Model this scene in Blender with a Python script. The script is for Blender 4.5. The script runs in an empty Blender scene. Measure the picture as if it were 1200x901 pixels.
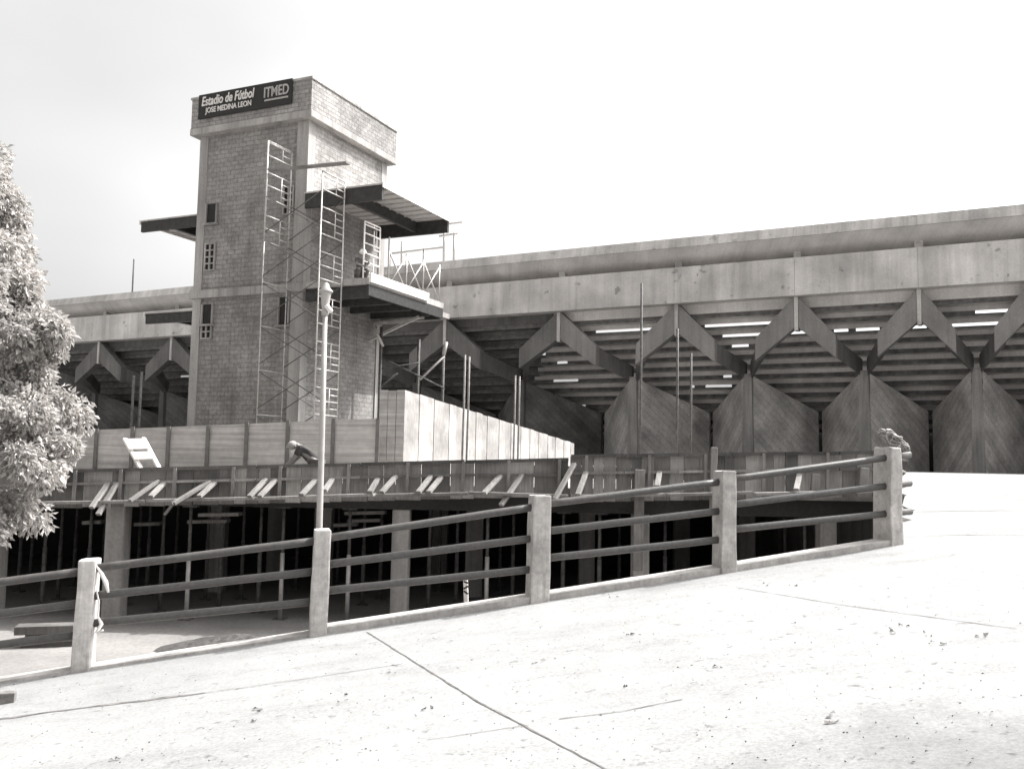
import bpy, bmesh, math, random
import numpy as np
from mathutils import Vector, Matrix, geometry
R = math.radians
rnd = random.Random(7)
scene = bpy.context.scene
col = scene.collection
UP = Vector((0, 0, 1))

# ------------------------------------------------------------------ camera
F = 1080.0
TILT, ROLL = math.atan(90 / F), 0.019
RM = (Matrix.Rotation(R(90) + TILT, 3, 'X') @ Matrix.Rotation(ROLL, 3, 'Z'))
cam_d = bpy.data.cameras.new('camera')
cam = bpy.data.objects.new('camera', cam_d)
col.objects.link(cam)
cam.matrix_world = RM.to_4x4()
cam_d.sensor_width = 36
cam_d.lens = 36 * F / 1200
cam_d.clip_start = .05
cam_d.clip_end = 6000
scene.camera = cam


def ray(px, py):
    return RM @ Vector(((px - 600) / F, -(py - 450.5) / F, -1))


def at(px, py, Y):
    d = ray(px, py)
    return d * (Y / d.y)


# ------------------------------------------------------------------ materials
WARM = (1.0, .952, .915)


def nodes_of(name, rough):
    m = bpy.data.materials.new(name)
    m.use_nodes = True
    nt = m.node_tree
    b = nt.nodes['Principled BSDF']
    b.inputs['Roughness'].default_value = rough
    b.inputs['Specular IOR Level'].default_value = .25
    return m, nt, b


def N(nt, t, **kw):
    n = nt.nodes.new(t)
    for k, v in kw.items():
        if k.startswith('i_'):
            n.inputs[k[2:].replace('_', ' ')].default_value = v
        else:
            setattr(n, k, v)
    return n


def ramp(nt, src, lo, hi, a, b):
    r = N(nt, 'ShaderNodeMapRange')
    r.inputs['From Min'].default_value = lo
    r.inputs['From Max'].default_value = hi
    r.inputs['To Min'].default_value = a
    r.inputs['To Max'].default_value = b
    nt.links.new(src, r.inputs['Value'])
    return r.outputs['Result']


def mul(nt, a, b, op='MULTIPLY'):
    m = N(nt, 'ShaderNodeMath', operation=op)
    for i, s in enumerate((a, b)):
        if isinstance(s, (int, float)):
            m.inputs[i].default_value = s
        else:
            nt.links.new(s, m.inputs[i])
    return m.outputs[0]


def noise(nt, coord, scale, detail=4, mapping=None, rough=.55):
    if mapping:
        mp = N(nt, 'ShaderNodeMapping')
        mp.inputs['Scale'].default_value = mapping
        nt.links.new(coord, mp.inputs['Vector'])
        coord = mp.outputs['Vector']
    n = N(nt, 'ShaderNodeTexNoise')
    n.inputs['Scale'].default_value = scale
    n.inputs['Detail'].default_value = detail
    n.inputs['Roughness'].default_value = rough
    nt.links.new(coord, n.inputs['Vector'])
    return n.outputs['Fac']


def finish(nt, b, val, base, tint=WARM, bump=None, bstr=.3, bdist=.01):
    """val: scalar factor socket; base: grey value."""
    v = mul(nt, val, base)
    c = N(nt, 'ShaderNodeCombineColor')
    for i, k in enumerate(tint):
        nt.links.new(mul(nt, v, k), c.inputs[i])
    nt.links.new(c.outputs['Color'], b.inputs['Base Color'])
    if bump is not None:
        bp = N(nt, 'ShaderNodeBump')
        bp.inputs['Strength'].default_value = bstr
        bp.inputs['Distance'].default_value = bdist
        nt.links.new(bump, bp.inputs['Height'])
        nt.links.new(bp.outputs['Normal'], b.inputs['Normal'])


def concrete(name, base, streak=.35, stain=.35, fine=.2, rough=.9, big=.5, streak_scale=2.2, pits=0):
    m, nt, b = nodes_of(name, rough)
    co = N(nt, 'ShaderNodeTexCoord').outputs['Object']
    uv = N(nt, 'ShaderNodeUVMap').outputs['UV']
    v = ramp(nt, noise(nt, co, big, 5), .3, .7, 1 - stain, 1 + stain * .5)
    f = noise(nt, co, 14, 6, rough=.7)
    v = mul(nt, v, ramp(nt, f, .3, .7, 1 - fine, 1 + fine))
    if streak:
        s = noise(nt, uv, streak_scale, 4, (1, .07, 1))
        v = mul(nt, v, ramp(nt, s, .35, .65, 1 - streak, 1 + streak * .3))
        s2 = noise(nt, uv, streak_scale * 3.5, 3, (1, .05, 1))
        v = mul(nt, v, ramp(nt, s2, .5, .72, 1, 1 - streak * .8))
    if pits:
        p = noise(nt, co, 1.7, 2)
        v = mul(nt, v, ramp(nt, p, .66, .71, 1, 1 - pits))
    finish(nt, b, v, base, bump=f, bstr=.35)
    return m


def plain(name, base, rough=.6, var=.2, scale=6, metal=0, tint=WARM, island=0, spec=None):
    m, nt, b = nodes_of(name, rough)
    co = N(nt, 'ShaderNodeTexCoord').outputs['Object']
    f = noise(nt, co, scale, 5)
    v = ramp(nt, f, .3, .7, 1 - var, 1 + var)
    if island:
        g = N(nt, 'ShaderNodeNewGeometry').outputs['Random Per Island']
        v = mul(nt, v, ramp(nt, g, 0, 1, 1 - island, 1 + island))
    finish(nt, b, v, base, tint, bump=f, bstr=.15)
    b.inputs['Metallic'].default_value = metal
    return m


def wood(name, base, island=.4, rough=.85):
    m, nt, b = nodes_of(name, rough)
    uv = N(nt, 'ShaderNodeUVMap').outputs['UV']
    co = N(nt, 'ShaderNodeTexCoord').outputs['Object']
    g = N(nt, 'ShaderNodeNewGeometry').outputs['Random Per Island']
    gr = noise(nt, uv, 9, 5, (3, .25, 1), .7)
    v = ramp(nt, gr, .3, .7, .72, 1.2)
    v = mul(nt, v, ramp(nt, noise(nt, co, 1.3, 4), .3, .7, .62, 1.25))
    v = mul(nt, v, ramp(nt, g, 0, 1, 1 - island, 1 + island))
    finish(nt, b, v, base, bump=gr, bstr=.4)
    return m


def hoard_sheet(name, base):
    m, nt, b = nodes_of(name, .65)
    uv = N(nt, 'ShaderNodeUVMap').outputs['UV']
    co = N(nt, 'ShaderNodeTexCoord').outputs['Object']
    v = ramp(nt, noise(nt, uv, 9, 4, (.03, 1, 1)), .35, .65, .74, 1.16)
    v = mul(nt, v, ramp(nt, noise(nt, co, .6, 5), .3, .7, .78, 1.15))
    v = mul(nt, v, ramp(nt, noise(nt, co, 6, 5), .3, .7, .9, 1.08))
    finish(nt, b, v, base)
    return m


def brickwork(name, base, bw=.42, bh=.21, mortar=.018, contrast=.25):
    m, nt, b = nodes_of(name, .92)
    uv = N(nt, 'ShaderNodeUVMap').outputs['UV']
    co = N(nt, 'ShaderNodeTexCoord').outputs['Object']
    br = N(nt, 'ShaderNodeTexBrick')
    br.inputs['Scale'].default_value = 1
    br.inputs['Brick Width'].default_value = bw
    br.inputs['Row Height'].default_value = bh
    br.inputs['Mortar Size'].default_value = mortar
    br.inputs['Mortar Smooth'].default_value = .4
    br.inputs['Bias'].default_value = 0
    br.inputs['Color1'].default_value = (1 - contrast,) * 3 + (1,)
    br.inputs['Color2'].default_value = (1 + contrast,) * 3 + (1,)
    br.inputs['Mortar'].default_value = (.72, .72, .72, 1)
    wob = N(nt, 'ShaderNodeTexNoise')
    wob.inputs['Scale'].default_value = 2.3
    wob.inputs['Detail'].default_value = 3
    nt.links.new(uv, wob.inputs['Vector'])
    vm = N(nt, 'ShaderNodeVectorMath', operation='MULTIPLY_ADD')
    nt.links.new(wob.outputs['Color'], vm.inputs[0])
    vm.inputs[1].default_value = (.05, .035, 0)
    nt.links.new(uv, vm.inputs[2])
    nt.links.new(vm.outputs['Vector'], br.inputs['Vector'])
    bw_ = N(nt, 'ShaderNodeRGBToBW')
    nt.links.new(br.outputs['Color'], bw_.inputs['Color'])
    v = bw_.outputs['Val']
    v = mul(nt, v, ramp(nt, noise(nt, co, .55, 5), .3, .7, .72, 1.2))
    v = mul(nt, v, ramp(nt, noise(nt, co, 9, 5), .3, .7, .80, 1.18))
    v = mul(nt, v, ramp(nt, noise(nt, uv, 1.6, 4, (1, .09, 1)), .5, .72, 1.04, .74))
    v = mul(nt, v, ramp(nt, noise(nt, uv, .45, 5, (1, 1, 1), .65), .56, .62, 1, 1.16))
    h = mul(nt, ramp(nt, br.outputs['Fac'], 0, 1, 1, 0), ramp(nt, noise(nt, co, 30, 4), .3, .7, .8, 1))
    finish(nt, b, v, base, bump=h, bstr=.7, bdist=.02)
    return m


def boardmarked(name, base):
    """board-marked concrete: UV = (distance from the arris, height); chevron boards."""
    m, nt, b = nodes_of(name, .92)
    uv = N(nt, 'ShaderNodeUVMap').outputs['UV']
    co = N(nt, 'ShaderNodeTexCoord').outputs['Object']
    sp = N(nt, 'ShaderNodeSeparateXYZ')
    nt.links.new(uv, sp.inputs[0])
    k = mul(nt, mul(nt, sp.outputs[0], .85), sp.outputs[1], 'ADD')
    k = mul(nt, k, 2.3)
    fl = mul(nt, k, 0, 'FLOOR')
    fr = mul(nt, k, 0, 'FRACT')
    wn = N(nt, 'ShaderNodeTexWhiteNoise', noise_dimensions='1D')
    nt.links.new(fl, wn.inputs['W'])
    v = ramp(nt, wn.outputs['Value'], 0, 1, .84, 1.12)
    edge = ramp(nt, mul(nt, mul(nt, fr, .5, 'SUBTRACT'), 0, 'ABSOLUTE'), .40, .5, 1, .72)
    v = mul(nt, v, edge)
    v = mul(nt, v, ramp(nt, noise(nt, co, .7, 5), .3, .7, .6, 1.25))
    v = mul(nt, v, ramp(nt, noise(nt, co, 8, 5), .3, .7, .82, 1.15))
    finish(nt, b, v, base, bump=edge, bstr=.6, bdist=.03)
    return m


def plaza_mat(name, base):
    m, nt, b = nodes_of(name, .88)
    co = N(nt, 'ShaderNodeTexCoord').outputs['Object']
    v = ramp(nt, noise(nt, co, .35, 6), .3, .7, .86, 1.08)
    v = mul(nt, v, ramp(nt, noise(nt, co, 3.1, 6, rough=.7), .3, .7, .90, 1.06))
    f = noise(nt, co, 38, 8, rough=.8)
    v = mul(nt, v, ramp(nt, f, .28, .72, .62, 1.28))
    sc = noise(nt, co, 11, 3, rough=.6)
    v = mul(nt, v, ramp(nt, sc, .62, .74, 1, .5))
    st = noise(nt, co, .8, 6, (1, 2.2, 1), .65)
    v = mul(nt, v, ramp(nt, st, .52, .68, 1.03, .86))
    tm = noise(nt, co, 1.1, 4, (.12, 2.0, 1), .6)
    v = mul(nt, v, ramp(nt, tm, .58, .66, 1, .93))
    # a worn patch of darker aggregate near where one stands
    mp = N(nt, 'ShaderNodeMapping')
    mp.inputs['Location'].default_value = (-2.1, -3.9, 0)
    mp.inputs['Scale'].default_value = (1, 1, 0)
    nt.links.new(co, mp.inputs['Vector'])
    ln = N(nt, 'ShaderNodeVectorMath', operation='LENGTH')
    nt.links.new(mp.outputs['Vector'], ln.inputs[0])
    dd = mul(nt, ln.outputs['Value'], mul(nt, noise(nt, co, 2.2, 5), 1.6), 'ADD')
    v = mul(nt, v, ramp(nt, dd, 1.3, 2.2, .70, 1))
    finish(nt, b, v, base, (1, .995, .985), bump=f, bstr=.5, bdist=.008)
    return m


M = {
    'plaza': plaza_mat('plaza_concrete', .266),
    'joint': plain('joint_dirt', .13, .95, .5, 9),
    'floor': concrete('lower_floor', .22, 0, .3, .2),
    'con': concrete('concrete', .34, .3, .3, .15),
    'post': concrete('post_concrete', .47, .15, .3, .22, big=2.5, streak_scale=7),
    'fascia': concrete('fascia_concrete', .60, .2, .3, .13, pits=.4, streak_scale=1.1),
    'rim': concrete('rim_concrete', .56, .2, .3, .15, pits=.3),
    'under': concrete('underside_concrete', .66, .10, .25, .14),
    'gapshade': plain('gap_shade', .15, .95, .4, 3),  # shade of the gap below each riser, put into the colour
    'leftdark': concrete('dark_concrete', .15, .2, .35, .2),  # darker tone for the tier and piers of the left bays
    'pierdark': boardmarked('dark_boardmarked_concrete', .17),  # darker tone for the wing walls of the left bays
    'strut': concrete('darkened_concrete', .17, .2, .3, .2),  # struts carry their shade in this colour; left beams share the tone
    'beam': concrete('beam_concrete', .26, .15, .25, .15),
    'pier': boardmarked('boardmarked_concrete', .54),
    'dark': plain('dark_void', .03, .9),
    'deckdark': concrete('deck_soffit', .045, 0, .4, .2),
    'block': brickwork('block_wall', .25, .34, .168, .014, .11),
    'limeblock': brickwork('whitened_block_wall', .285, .34, .168, .014, .17),
    'brick': brickwork('parapet_brick', .27, .30, .15, .014, .14),
    'pil': concrete('pilaster_concrete', .37, .3, .2, .12, streak_scale=2),
    'steel': plain('dark_steel', .04, .5, .3),
    'sheet': plain('roof_sheet', .42, .55, .15),
    'pipe': plain('galvanised_pipe', .42, .45, .2, 9, .3),
    'rodpipe': plain('dull_pipe', .19, .6, .3, 9),
    'lamp': plain('lamp_paint', .36, .5, .12),
    'white': plain('white_paint', .75, .6, .1),
    'greypipe': plain('rusty_pipe', .10, .7, .45, 14),
    'rail': plain('rail_pipe', .085, .42, .18, 22),
    'wood': wood('formwork_timber', .27, .5),
    'palewood': wood('brace_timber', .21, .35),
    'ply': wood('ledge_timber', .26, .25),
    'oldtimber': wood('weathered_timber', .11, .25),
    'hoard': hoard_sheet('hoarding_sheet', .40),
    'hoardpost': plain('hoarding_post', .12, .7),
    'boards': wood('whitewashed_boards', .38, .2),
    'signbd': plain('sign_black', .025, .5, .2),
    'letter': plain('sign_letter', .62, .6, .2, 20),
    'letterdim': plain('sign_letter_grey', .36, .6, .2, 20),
    'skin': plain('skin', .20, .6, .1),
    'shirt': plain('dark_shirt', .05, .9, .2),
    'paleshirt': plain('pale_shirt', .55, .9, .15),
    'capcloth': plain('cap_cloth', .30, .9, .2),
    'trouser': plain('work_trousers', .10, .9, .2),
    'bark': concrete('bark', .14, .4, .4, .3),
    'glass': plain('lantern_glass', .36, .3, .1),
    'plastic': plain('white_plastic', .72, .5, .15),
    'wire': plain('wire', .30, .5, .3, 20),
    'claybrick': plain('clay_brick', .15, .9, .3, 18),
    'gravel': concrete('gravel', .075, 0, .4, .45, 1, 2),
    'debris': plain('leaf_litter', .13, .9, .4, 12, island=.6),
}


def leaf_mat():
    m, nt, b = nodes_of('leaf', .55)
    g = N(nt, 'ShaderNodeNewGeometry').outputs['Random Per Island']
    co = N(nt, 'ShaderNodeTexCoord').outputs['Object']
    v = mul(nt, ramp(nt, g, 0, 1, .45, 1.35), ramp(nt, noise(nt, co, .9, 3), .3, .7, .75, 1.2))
    finish(nt, b, v, .54)
    tr = N(nt, 'ShaderNodeBsdfTranslucent')
    tr.inputs['Color'].default_value = (.46, .44, .42, 1)
    mx = N(nt, 'ShaderNodeMixShader')
    mx.inputs['Fac'].default_value = .35
    nt.links.new(b.outputs[0], mx.inputs[1])
    nt.links.new(tr.outputs[0], mx.inputs[2])
    nt.links.new(mx.outputs[0], nt.nodes['Material Output'].inputs['Surface'])
    return m


M['leaf'] = leaf_mat()


# ------------------------------------------------------------------ mesh helpers
def root_loc(p):
    while p.parent:
        p = p.parent
    return p.location


class MB:
    def __init__(self):
        self.bm = bmesh.new()
        self.uvf = {}

    def hexa(self, p):
        """p: 8 points, bottom ring 0-3 then top ring 4-7"""
        v = [self.bm.verts.new(q) for q in p]
        for f in ((0, 3, 2, 1), (4, 5, 6, 7), (0, 1, 5, 4), (1, 2, 6, 5), (2, 3, 7, 6), (3, 0, 4, 7)):
            self.bm.faces.new([v[i] for i in f])

    def box(self, c, ax, ay, az, sx, sy, sz):
        c = Vector(c)
        ax, ay, az = Vector(ax) * sx / 2, Vector(ay) * sy / 2, Vector(az) * sz / 2
        self.hexa([c - ax - ay - az, c + ax - ay - az, c + ax + ay - az, c - ax + ay - az,
                   c - ax - ay + az, c + ax - ay + az, c + ax + ay + az, c - ax + ay + az])

    def abox(self, x0, x1, y0, y1, z0, z1):
        self.hexa([(x0, y0, z0), (x1, y0, z0), (x1, y1, z0), (x0, y1, z0),
                   (x0, y0, z1), (x1, y0, z1), (x1, y1, z1), (x0, y1, z1)])

    def bar(self, p0, p1, w, h, ref=UP):
        p0, p1 = Vector(p0), Vector(p1)
        d = (p1 - p0)
        L = d.length
        d.normalize()
        s = d.cross(ref)
        if s.length < 1e-3:
            s = d.cross(Vector((1, 0, 0)))
        s.normalize()
        u = s.cross(d)
        self.box((p0 + p1) / 2, d, s, u, L, w, h)

    def tube(self, p0, p1, r, r1=None, seg=8):
        self.chain([p0, p1], [r, r if r1 is None else r1], seg)

    def chain(self, pts, rad, seg=8, caps=True):
        pts = [Vector(p) for p in pts]
        if isinstance(rad, (int, float)):
            rad = [rad] * len(pts)
        rings = []
        ref = None
        for i, p in enumerate(pts):
            d = (pts[min(i + 1, len(pts) - 1)] - pts[max(i - 1, 0)])
            d.normalize()
            if ref is None:
                ref = d.orthogonal().normalized()
            a = (ref - d * ref.dot(d))
            if a.length < 1e-4:
                a = d.orthogonal()
            a.normalize()
            ref = a
            b = d.cross(a)
            rings.append([self.bm.verts.new(p + (a * math.cos(t) + b * math.sin(t)) * rad[i])
                          for t in [2 * math.pi * k / seg for k in range(seg)]])
        for r0, r1 in zip(rings, rings[1:]):
            for k in range(seg):
                f = self.bm.faces.new((r0[k], r0[(k + 1) % seg], r1[(k + 1) % seg], r1[k]))
                f.smooth = True
        if caps:
            self.bm.faces.new(rings[0][::-1])
            self.bm.faces.new(rings[-1])

    def sphere(self, c, r, sx=1, sy=1, sz=1, sub=2):
        g = bmesh.ops.create_icosphere(self.bm, subdivisions=sub, radius=r)
        for v in g['verts']:
            v.co = Vector((v.co.x * sx, v.co.y * sy, v.co.z * sz)) + Vector(c)
            for f in v.link_faces:
                f.smooth = True

    def bevel(self, w, seg=2):
        bmesh.ops.bevel(self.bm, geom=list(self.bm.edges), offset=w, segments=seg, affect='EDGES', profile=.6)

    def roughen(self, cuts, amp, seed=0):
        from mathutils import noise as mn
        bmesh.ops.subdivide_edges(self.bm, edges=list(self.bm.edges), cuts=cuts, use_grid_fill=True)
        for v in self.bm.verts:
            v.co += mn.noise_vector(v.co * 5 + Vector((seed, 0, 0))) * amp

    def build(self, name, mat, parent=None, uvfun=None, recalc=True):
        bm = self.bm
        if recalc:
            bmesh.ops.recalc_face_normals(bm, faces=list(bm.faces))
        uvl = bm.loops.layers.uv.new('UVMap')
        for f in bm.faces:
            n = f.normal
            for l in f.loops:
                c = l.vert.co
                if uvfun:
                    l[uvl].uv = uvfun(c, n)
                elif abs(n.z) > .75:
                    l[uvl].uv = (c.x, c.y)
                else:
                    t = UP.cross(n)
                    t.normalize()
                    l[uvl].uv = (c.dot(t), c.z)
        if parent is not None:
            off = root_loc(parent)
            for v in bm.verts:
                v.co -= off
        me = bpy.data.meshes.new(name)
        bm.to_mesh(me)
        bm.free()
        o = bpy.data.objects.new(name, me)
        me.materials.append(mat)
        col.objects.link(o)
        if parent is not None:
            o.parent = parent
        return o


def tag(o, label=None, cat=None, group=None, kind=None):
    for k, v in (('label', label), ('category', cat), ('group', group), ('kind', kind)):
        if v:
            o[k] = v
    return o


def thing(name, label, cat, loc, group=None):
    o = bpy.data.objects.new(name, None)
    o.empty_display_size = .2
    o.location = loc
    col.objects.link(o)
    return tag(o, label, cat, group)


ORD = ['first', 'second', 'third', 'fourth', 'fifth', 'sixth', 'seventh', 'eighth', 'ninth', 'tenth', 'eleventh',
       'twelfth', 'thirteenth', 'fourteenth', 'fifteenth', 'sixteenth', 'seventeenth', 'eighteenth', 'nineteenth',
       'twentieth', 'twenty-first', 'twenty-second', 'twenty-third', 'twenty-fourth', 'twenty-fifth', 'twenty-sixth',
    'twenty-seventh', 'twenty-eighth', 'twenty-ninth', 'thirtieth', 'thirty-first', 'thirty-second', 'thirty-third', 'thirty-fourth',
       'thirty-fifth', 'thirty-sixth']

# ------------------------------------------------------------------ levels and plan
PLATEAU, PIT = -.12, -3.2


def smin(a, b, k):
    h = max(k - abs(a - b), 0) / k
    return min(a, b) - h * h * k * .25


def smooth(t):
    t = max(0, min(1, t))
    return t * t * (3 - 2 * t)


def gz(x, y):
    z = smin(-1.6 + .138 * x, PLATEAU, .5)
    z = -smin(-z, -(PIT + .05), .3)
    k = smooth((y - 23) / 7)
    return z * (1 - k) + PLATEAU * k


def gpt(px, py, lo=1.5, hi=60):
    """where the pixel's ray meets the plaza"""
    d = ray(px, py)
    d = d / d.y
    prev = lo
    y = lo
    while y < hi:
        p = d * y
        if p.z < gz(p.x, p.y):
            a, b = prev, y
            for _ in range(30):
                m_ = (a + b) / 2
                p = d * m_
                if p.z < gz(p.x, p.y):
                    b = m_
                else:
                    a = m_
            break
        prev = y
        y += .05
    return d * y


POSTS = [(102, 655, 98, 775, 9.6), (378, 620, 374, 735, 10.05), (636, 580, 631, 698, 10.5),
         (855, 552, 850, 661, 11.0), (1046, 524, 1045, 630, 11.6)]
pb = [at(p[2], p[3], p[4]) for p in POSTS]
pt = [at(p[0], p[1], p[4]) for p in POSTS]
d01 = (pb[0] - pb[1])
d01.z = 0
pm = [pb[0] + d01 * k for k in (1, 2)]
for k, p in enumerate(pm):
    p.z = gz(p.x, p.y)
FL = [Vector((-70, pb[0].y + (-70 - pb[0].x) * .19, 0))] + [pm[1].copy(), pm[0].copy()] + [p.copy() for p in pb]
Q = Vector((7.75, 18.2, 0))
PITPOLY = [(p.x, p.y) for p in FL] + [(Q.x, Q.y), (7.75, 30), (-70, 30)]


def inpoly(x, y, poly):
    c = False
    j = len(poly) - 1
    for i in range(len(poly)):
        xi, yi = poly[i]
        xj, yj = poly[j]
        if (yi > y) != (yj > y) and x < (xj - xi) * (y - yi) / (yj - yi) + xi:
            c = not c
        j = i
    return c


# ground sheet: constrained triangulation round the excavation
bpts = []
for a, b in zip(PITPOLY, PITPOLY[1:] + PITPOLY[:1]):
    n = max(1, int(math.hypot(b[0] - a[0], b[1] - a[1]) / .6))
    for k in range(n):
        bpts.append((a[0] + (b[0] - a[0]) * k / n, a[1] + (b[1] - a[1]) * k / n))
nb = len(bpts)
pts = list(bpts)
edges = [(i, (i + 1) % nb) for i in range(nb)]
bs = [Vector(p) for p in bpts]


def grid_axis(lo, hi, step, far):
    a = list(np.arange(lo, hi + 1e-6, step))
    s = step
    x = hi
    while x < far:
        s *= 1.5
        x += s
        a.append(x)
    s = step
    x = lo
    while x > -far:
        s *= 1.5
        x -= s
        a.insert(0, x)
    return a


for x in grid_axis(-14, 26, .7, 2500):
    for y in grid_axis(-4, 42, .7, 2500):
        v = Vector((x, y))
        if abs(x) < 80 and abs(y) < 60 and min((v - q).length for q in bs) < .3:
            continue
        if inpoly(x, y, PITPOLY):
            continue
        pts.append((x + .011 * math.sin(y), y))
cv, ce, cf, _, _, _ = geometry.delaunay_2d_cdt([Vector(p) for p in pts], edges, [], 0, 1e-5)
g = MB()
gv = [g.bm.verts.new((p.x, p.y, gz(p.x, p.y))) for p in cv]
for f in cf:
    cx = sum(cv[i].x for i in f) / len(f)
    cy = sum(cv[i].y for i in f) / len(f)
    if not inpoly(cx, cy, PITPOLY):
        fa = g.bm.faces.new([gv[i] for i in f])
        fa.smooth = True
        if fa.normal.z < 0:
            fa.normal_flip()
for v in [v for v in g.bm.verts if not v.link_faces]:
    g.bm.verts.remove(v)
o = g.build('ground', M['plaza'], recalc=False)
tag(o, 'pale worn concrete plaza ramp rising towards the grandstand', 'ground', kind='structure')

m = MB()
v = [m.bm.verts.new(p) for p in ((-70, -12, PIT), (9, -12, PIT), (9, 31, PIT), (-70, 31, PIT))]
m.bm.faces.new(v)
tag(m.build('lower_floor', M['floor']), 'dusty concrete floor of the lower level behind the railing', 'floor', kind='structure')

# retaining walls under the plaza edge
t = thing('retaining_wall', 'concrete retaining wall below the railing kerb around the lower level', 'wall', (pb[2].x, pb[2].y, PIT))
m = MB()
line = [p.copy() for p in FL] + [Q.copy(), Vector((7.75, 30, 0))]
for a, b in zip(line, line[1:]):
    n = max(1, int((b - a).length / 1.0))
    nrm = Vector((-(b - a).y, (b - a).x, 0)).normalized() * -.3   # into the soil
    for k in range(n):
        p, q = a.lerp(b, k / n), a.lerp(b, (k + 1) / n)
        zp, zq = gz(p.x, p.y) - .012, gz(q.x, q.y) - .012
        if max(zp, zq) < PIT + .1:
            continue
        m.hexa([Vector((p.x, p.y, PIT - .1)), Vector((q.x, q.y, PIT - .1)), Vector((q.x, q.y, PIT - .1)) + nrm, Vector((p.x, p.y, PIT - .1)) + nrm,
                Vector((p.x, p.y, zp)), Vector((q.x, q.y, zq)), Vector((q.x, q.y, zq)) + nrm, Vector((p.x, p.y, zp)) + nrm])
m.build('wall', M['con'], t)
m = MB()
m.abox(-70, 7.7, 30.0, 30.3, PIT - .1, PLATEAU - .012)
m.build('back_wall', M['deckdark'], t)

# kerb under the railing
m = MB()
kb = [pm[0]] + pb
for i, (a, b) in enumerate(zip(kb, kb[1:])):
    hgt = .03 if i < 2 else .075
    n = 6
    dr = (b - a)
    dr.z = 0
    dr.normalize()
    nr = Vector((-dr.y, dr.x, 0))
    for k in range(n):
        p, q = a.lerp(b, k / n), a.lerp(b, (k + 1) / n)
        zp, zq = gz(p.x, p.y), gz(q.x, q.y)
        ring = []
        for z0, z1 in ((-.15, -.15), (hgt, hgt)):
            for (r, s, zz) in ((p, -.105, zp), (q, -.105, zq), (q, .17, zq), (p, .17, zp)):
                w = r + nr * s
                ring.append((w.x, w.y, zz + z0))
        m.hexa(ring)
bmesh.ops.remove_doubles(m.bm, verts=list(m.bm.verts), dist=.001)
tag(m.build('kerb', M['post']), 'low concrete kerb under the pipe railing', 'kerb', kind='structure')

# joints in the paving
m = MB()


def strip(pix, w, lift=.004):
    P = [gpt(*p) for p in pix]
    fine = []
    for a, b in zip(P, P[1:]):
        n = max(1, int((b - a).length / .12))
        fine += [a.lerp(b, k / n) for k in range(n)]
    fine.append(P[-1])
    prev = None
    for i, p in enumerate(fine):
        d = (fine[min(i + 1, len(fine) - 1)] - fine[max(i - 1, 0)])
        d.z = 0
        d.normalize()
        s = Vector((-d.y, d.x, 0))
        ww = w * (.55 + .8 * rnd.random())
        c = p + s * rnd.uniform(-.3, .3) * w
        a, b = c + s * ww / 2, c - s * ww / 2
        cur = [m.bm.verts.new((q.x, q.y, gz(q.x, q.y) + lift)) for q in (a, b)]
        if prev:
            m.bm.faces.new((prev[0], prev[1], cur[1], cur[0]))
        prev = cur


strip([(430, 741), (560, 823), (712, 905)], .014)
strip([(-60, 853), (0, 843), (60, 834), (150, 824), (240, 812)], .05)
strip([(240, 812), (330, 800), (470, 779)], .012, .005)
strip([(862, 689), (985, 710), (1190, 738)], .009)
strip([(655, 845), (730, 834), (800, 820)], .009)
strip([(500, 868), (620, 850)], .007)
strip([(1050, 630), (1120, 627), (1200, 628)], .02)
strip([(1070, 600), (1200, 598)], .03)
o = m.build('pavement_joint', M['joint'])
for p_ in o.data.polygons:
    pass
tag(o, 'dark dirt filled joints between the paving slabs of the plaza', 'joint', kind='structure')

# leaf litter
m = MB()
spots = [(1098, 756), (1082, 745), (1045, 741), (1150, 748), (845, 783), (500, 835), (715, 700), (975, 842), (980, 848),
         (742, 746), (628, 778), (405, 821), (462, 784), (1060, 735), (903, 683), (930, 687), (300, 846), (302, 834), (136, 890), (735, 806)]
for px, py in spots:
    for k in range(3):
        p = gpt(px + rnd.gauss(0, 5), py + rnd.gauss(0, 2))
        spots_r = rnd.uniform(.012, .028)
        a = rnd.random() * 6.28
        vv = []
        for k2 in range(5):
            an = a + k2 * 1.2566
            q = p + Vector((math.cos(an), .55 * math.sin(an), 0)) * spots_r * rnd.uniform(.6, 1.2)
            vv.append(m.bm.verts.new((q.x, q.y, gz(q.x, q.y) + .006 + .02 * rnd.random() * (k2 % 2))))
        m.bm.faces.new(vv)
for _ in range(700):
    py = 690 + 210 * rnd.random() ** .8
    px = rnd.uniform(0, 1200)
    if py < 800 - .15 * px:
        continue
    p = gpt(px, py)
    r_ = rnd.uniform(.004, .011)
    a = rnd.random() * 6.28
    vv = []
    for k2 in range(4):
        an = a + k2 * 1.5708
        q = p + Vector((math.cos(an), .5 * math.sin(an), 0)) * r_ * rnd.uniform(.6, 1.2)
        vv.append(m.bm.verts.new((q.x, q.y, gz(q.x, q.y) + .006 + .01 * rnd.random() * (k2 % 2))))
    m.bm.faces.new(vv)
tag(m.build('fallen_leaves', M['debris'], recalc=False), 'dry leaves and grit scattered over the pale paving', 'litter', kind='stuff')

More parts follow.
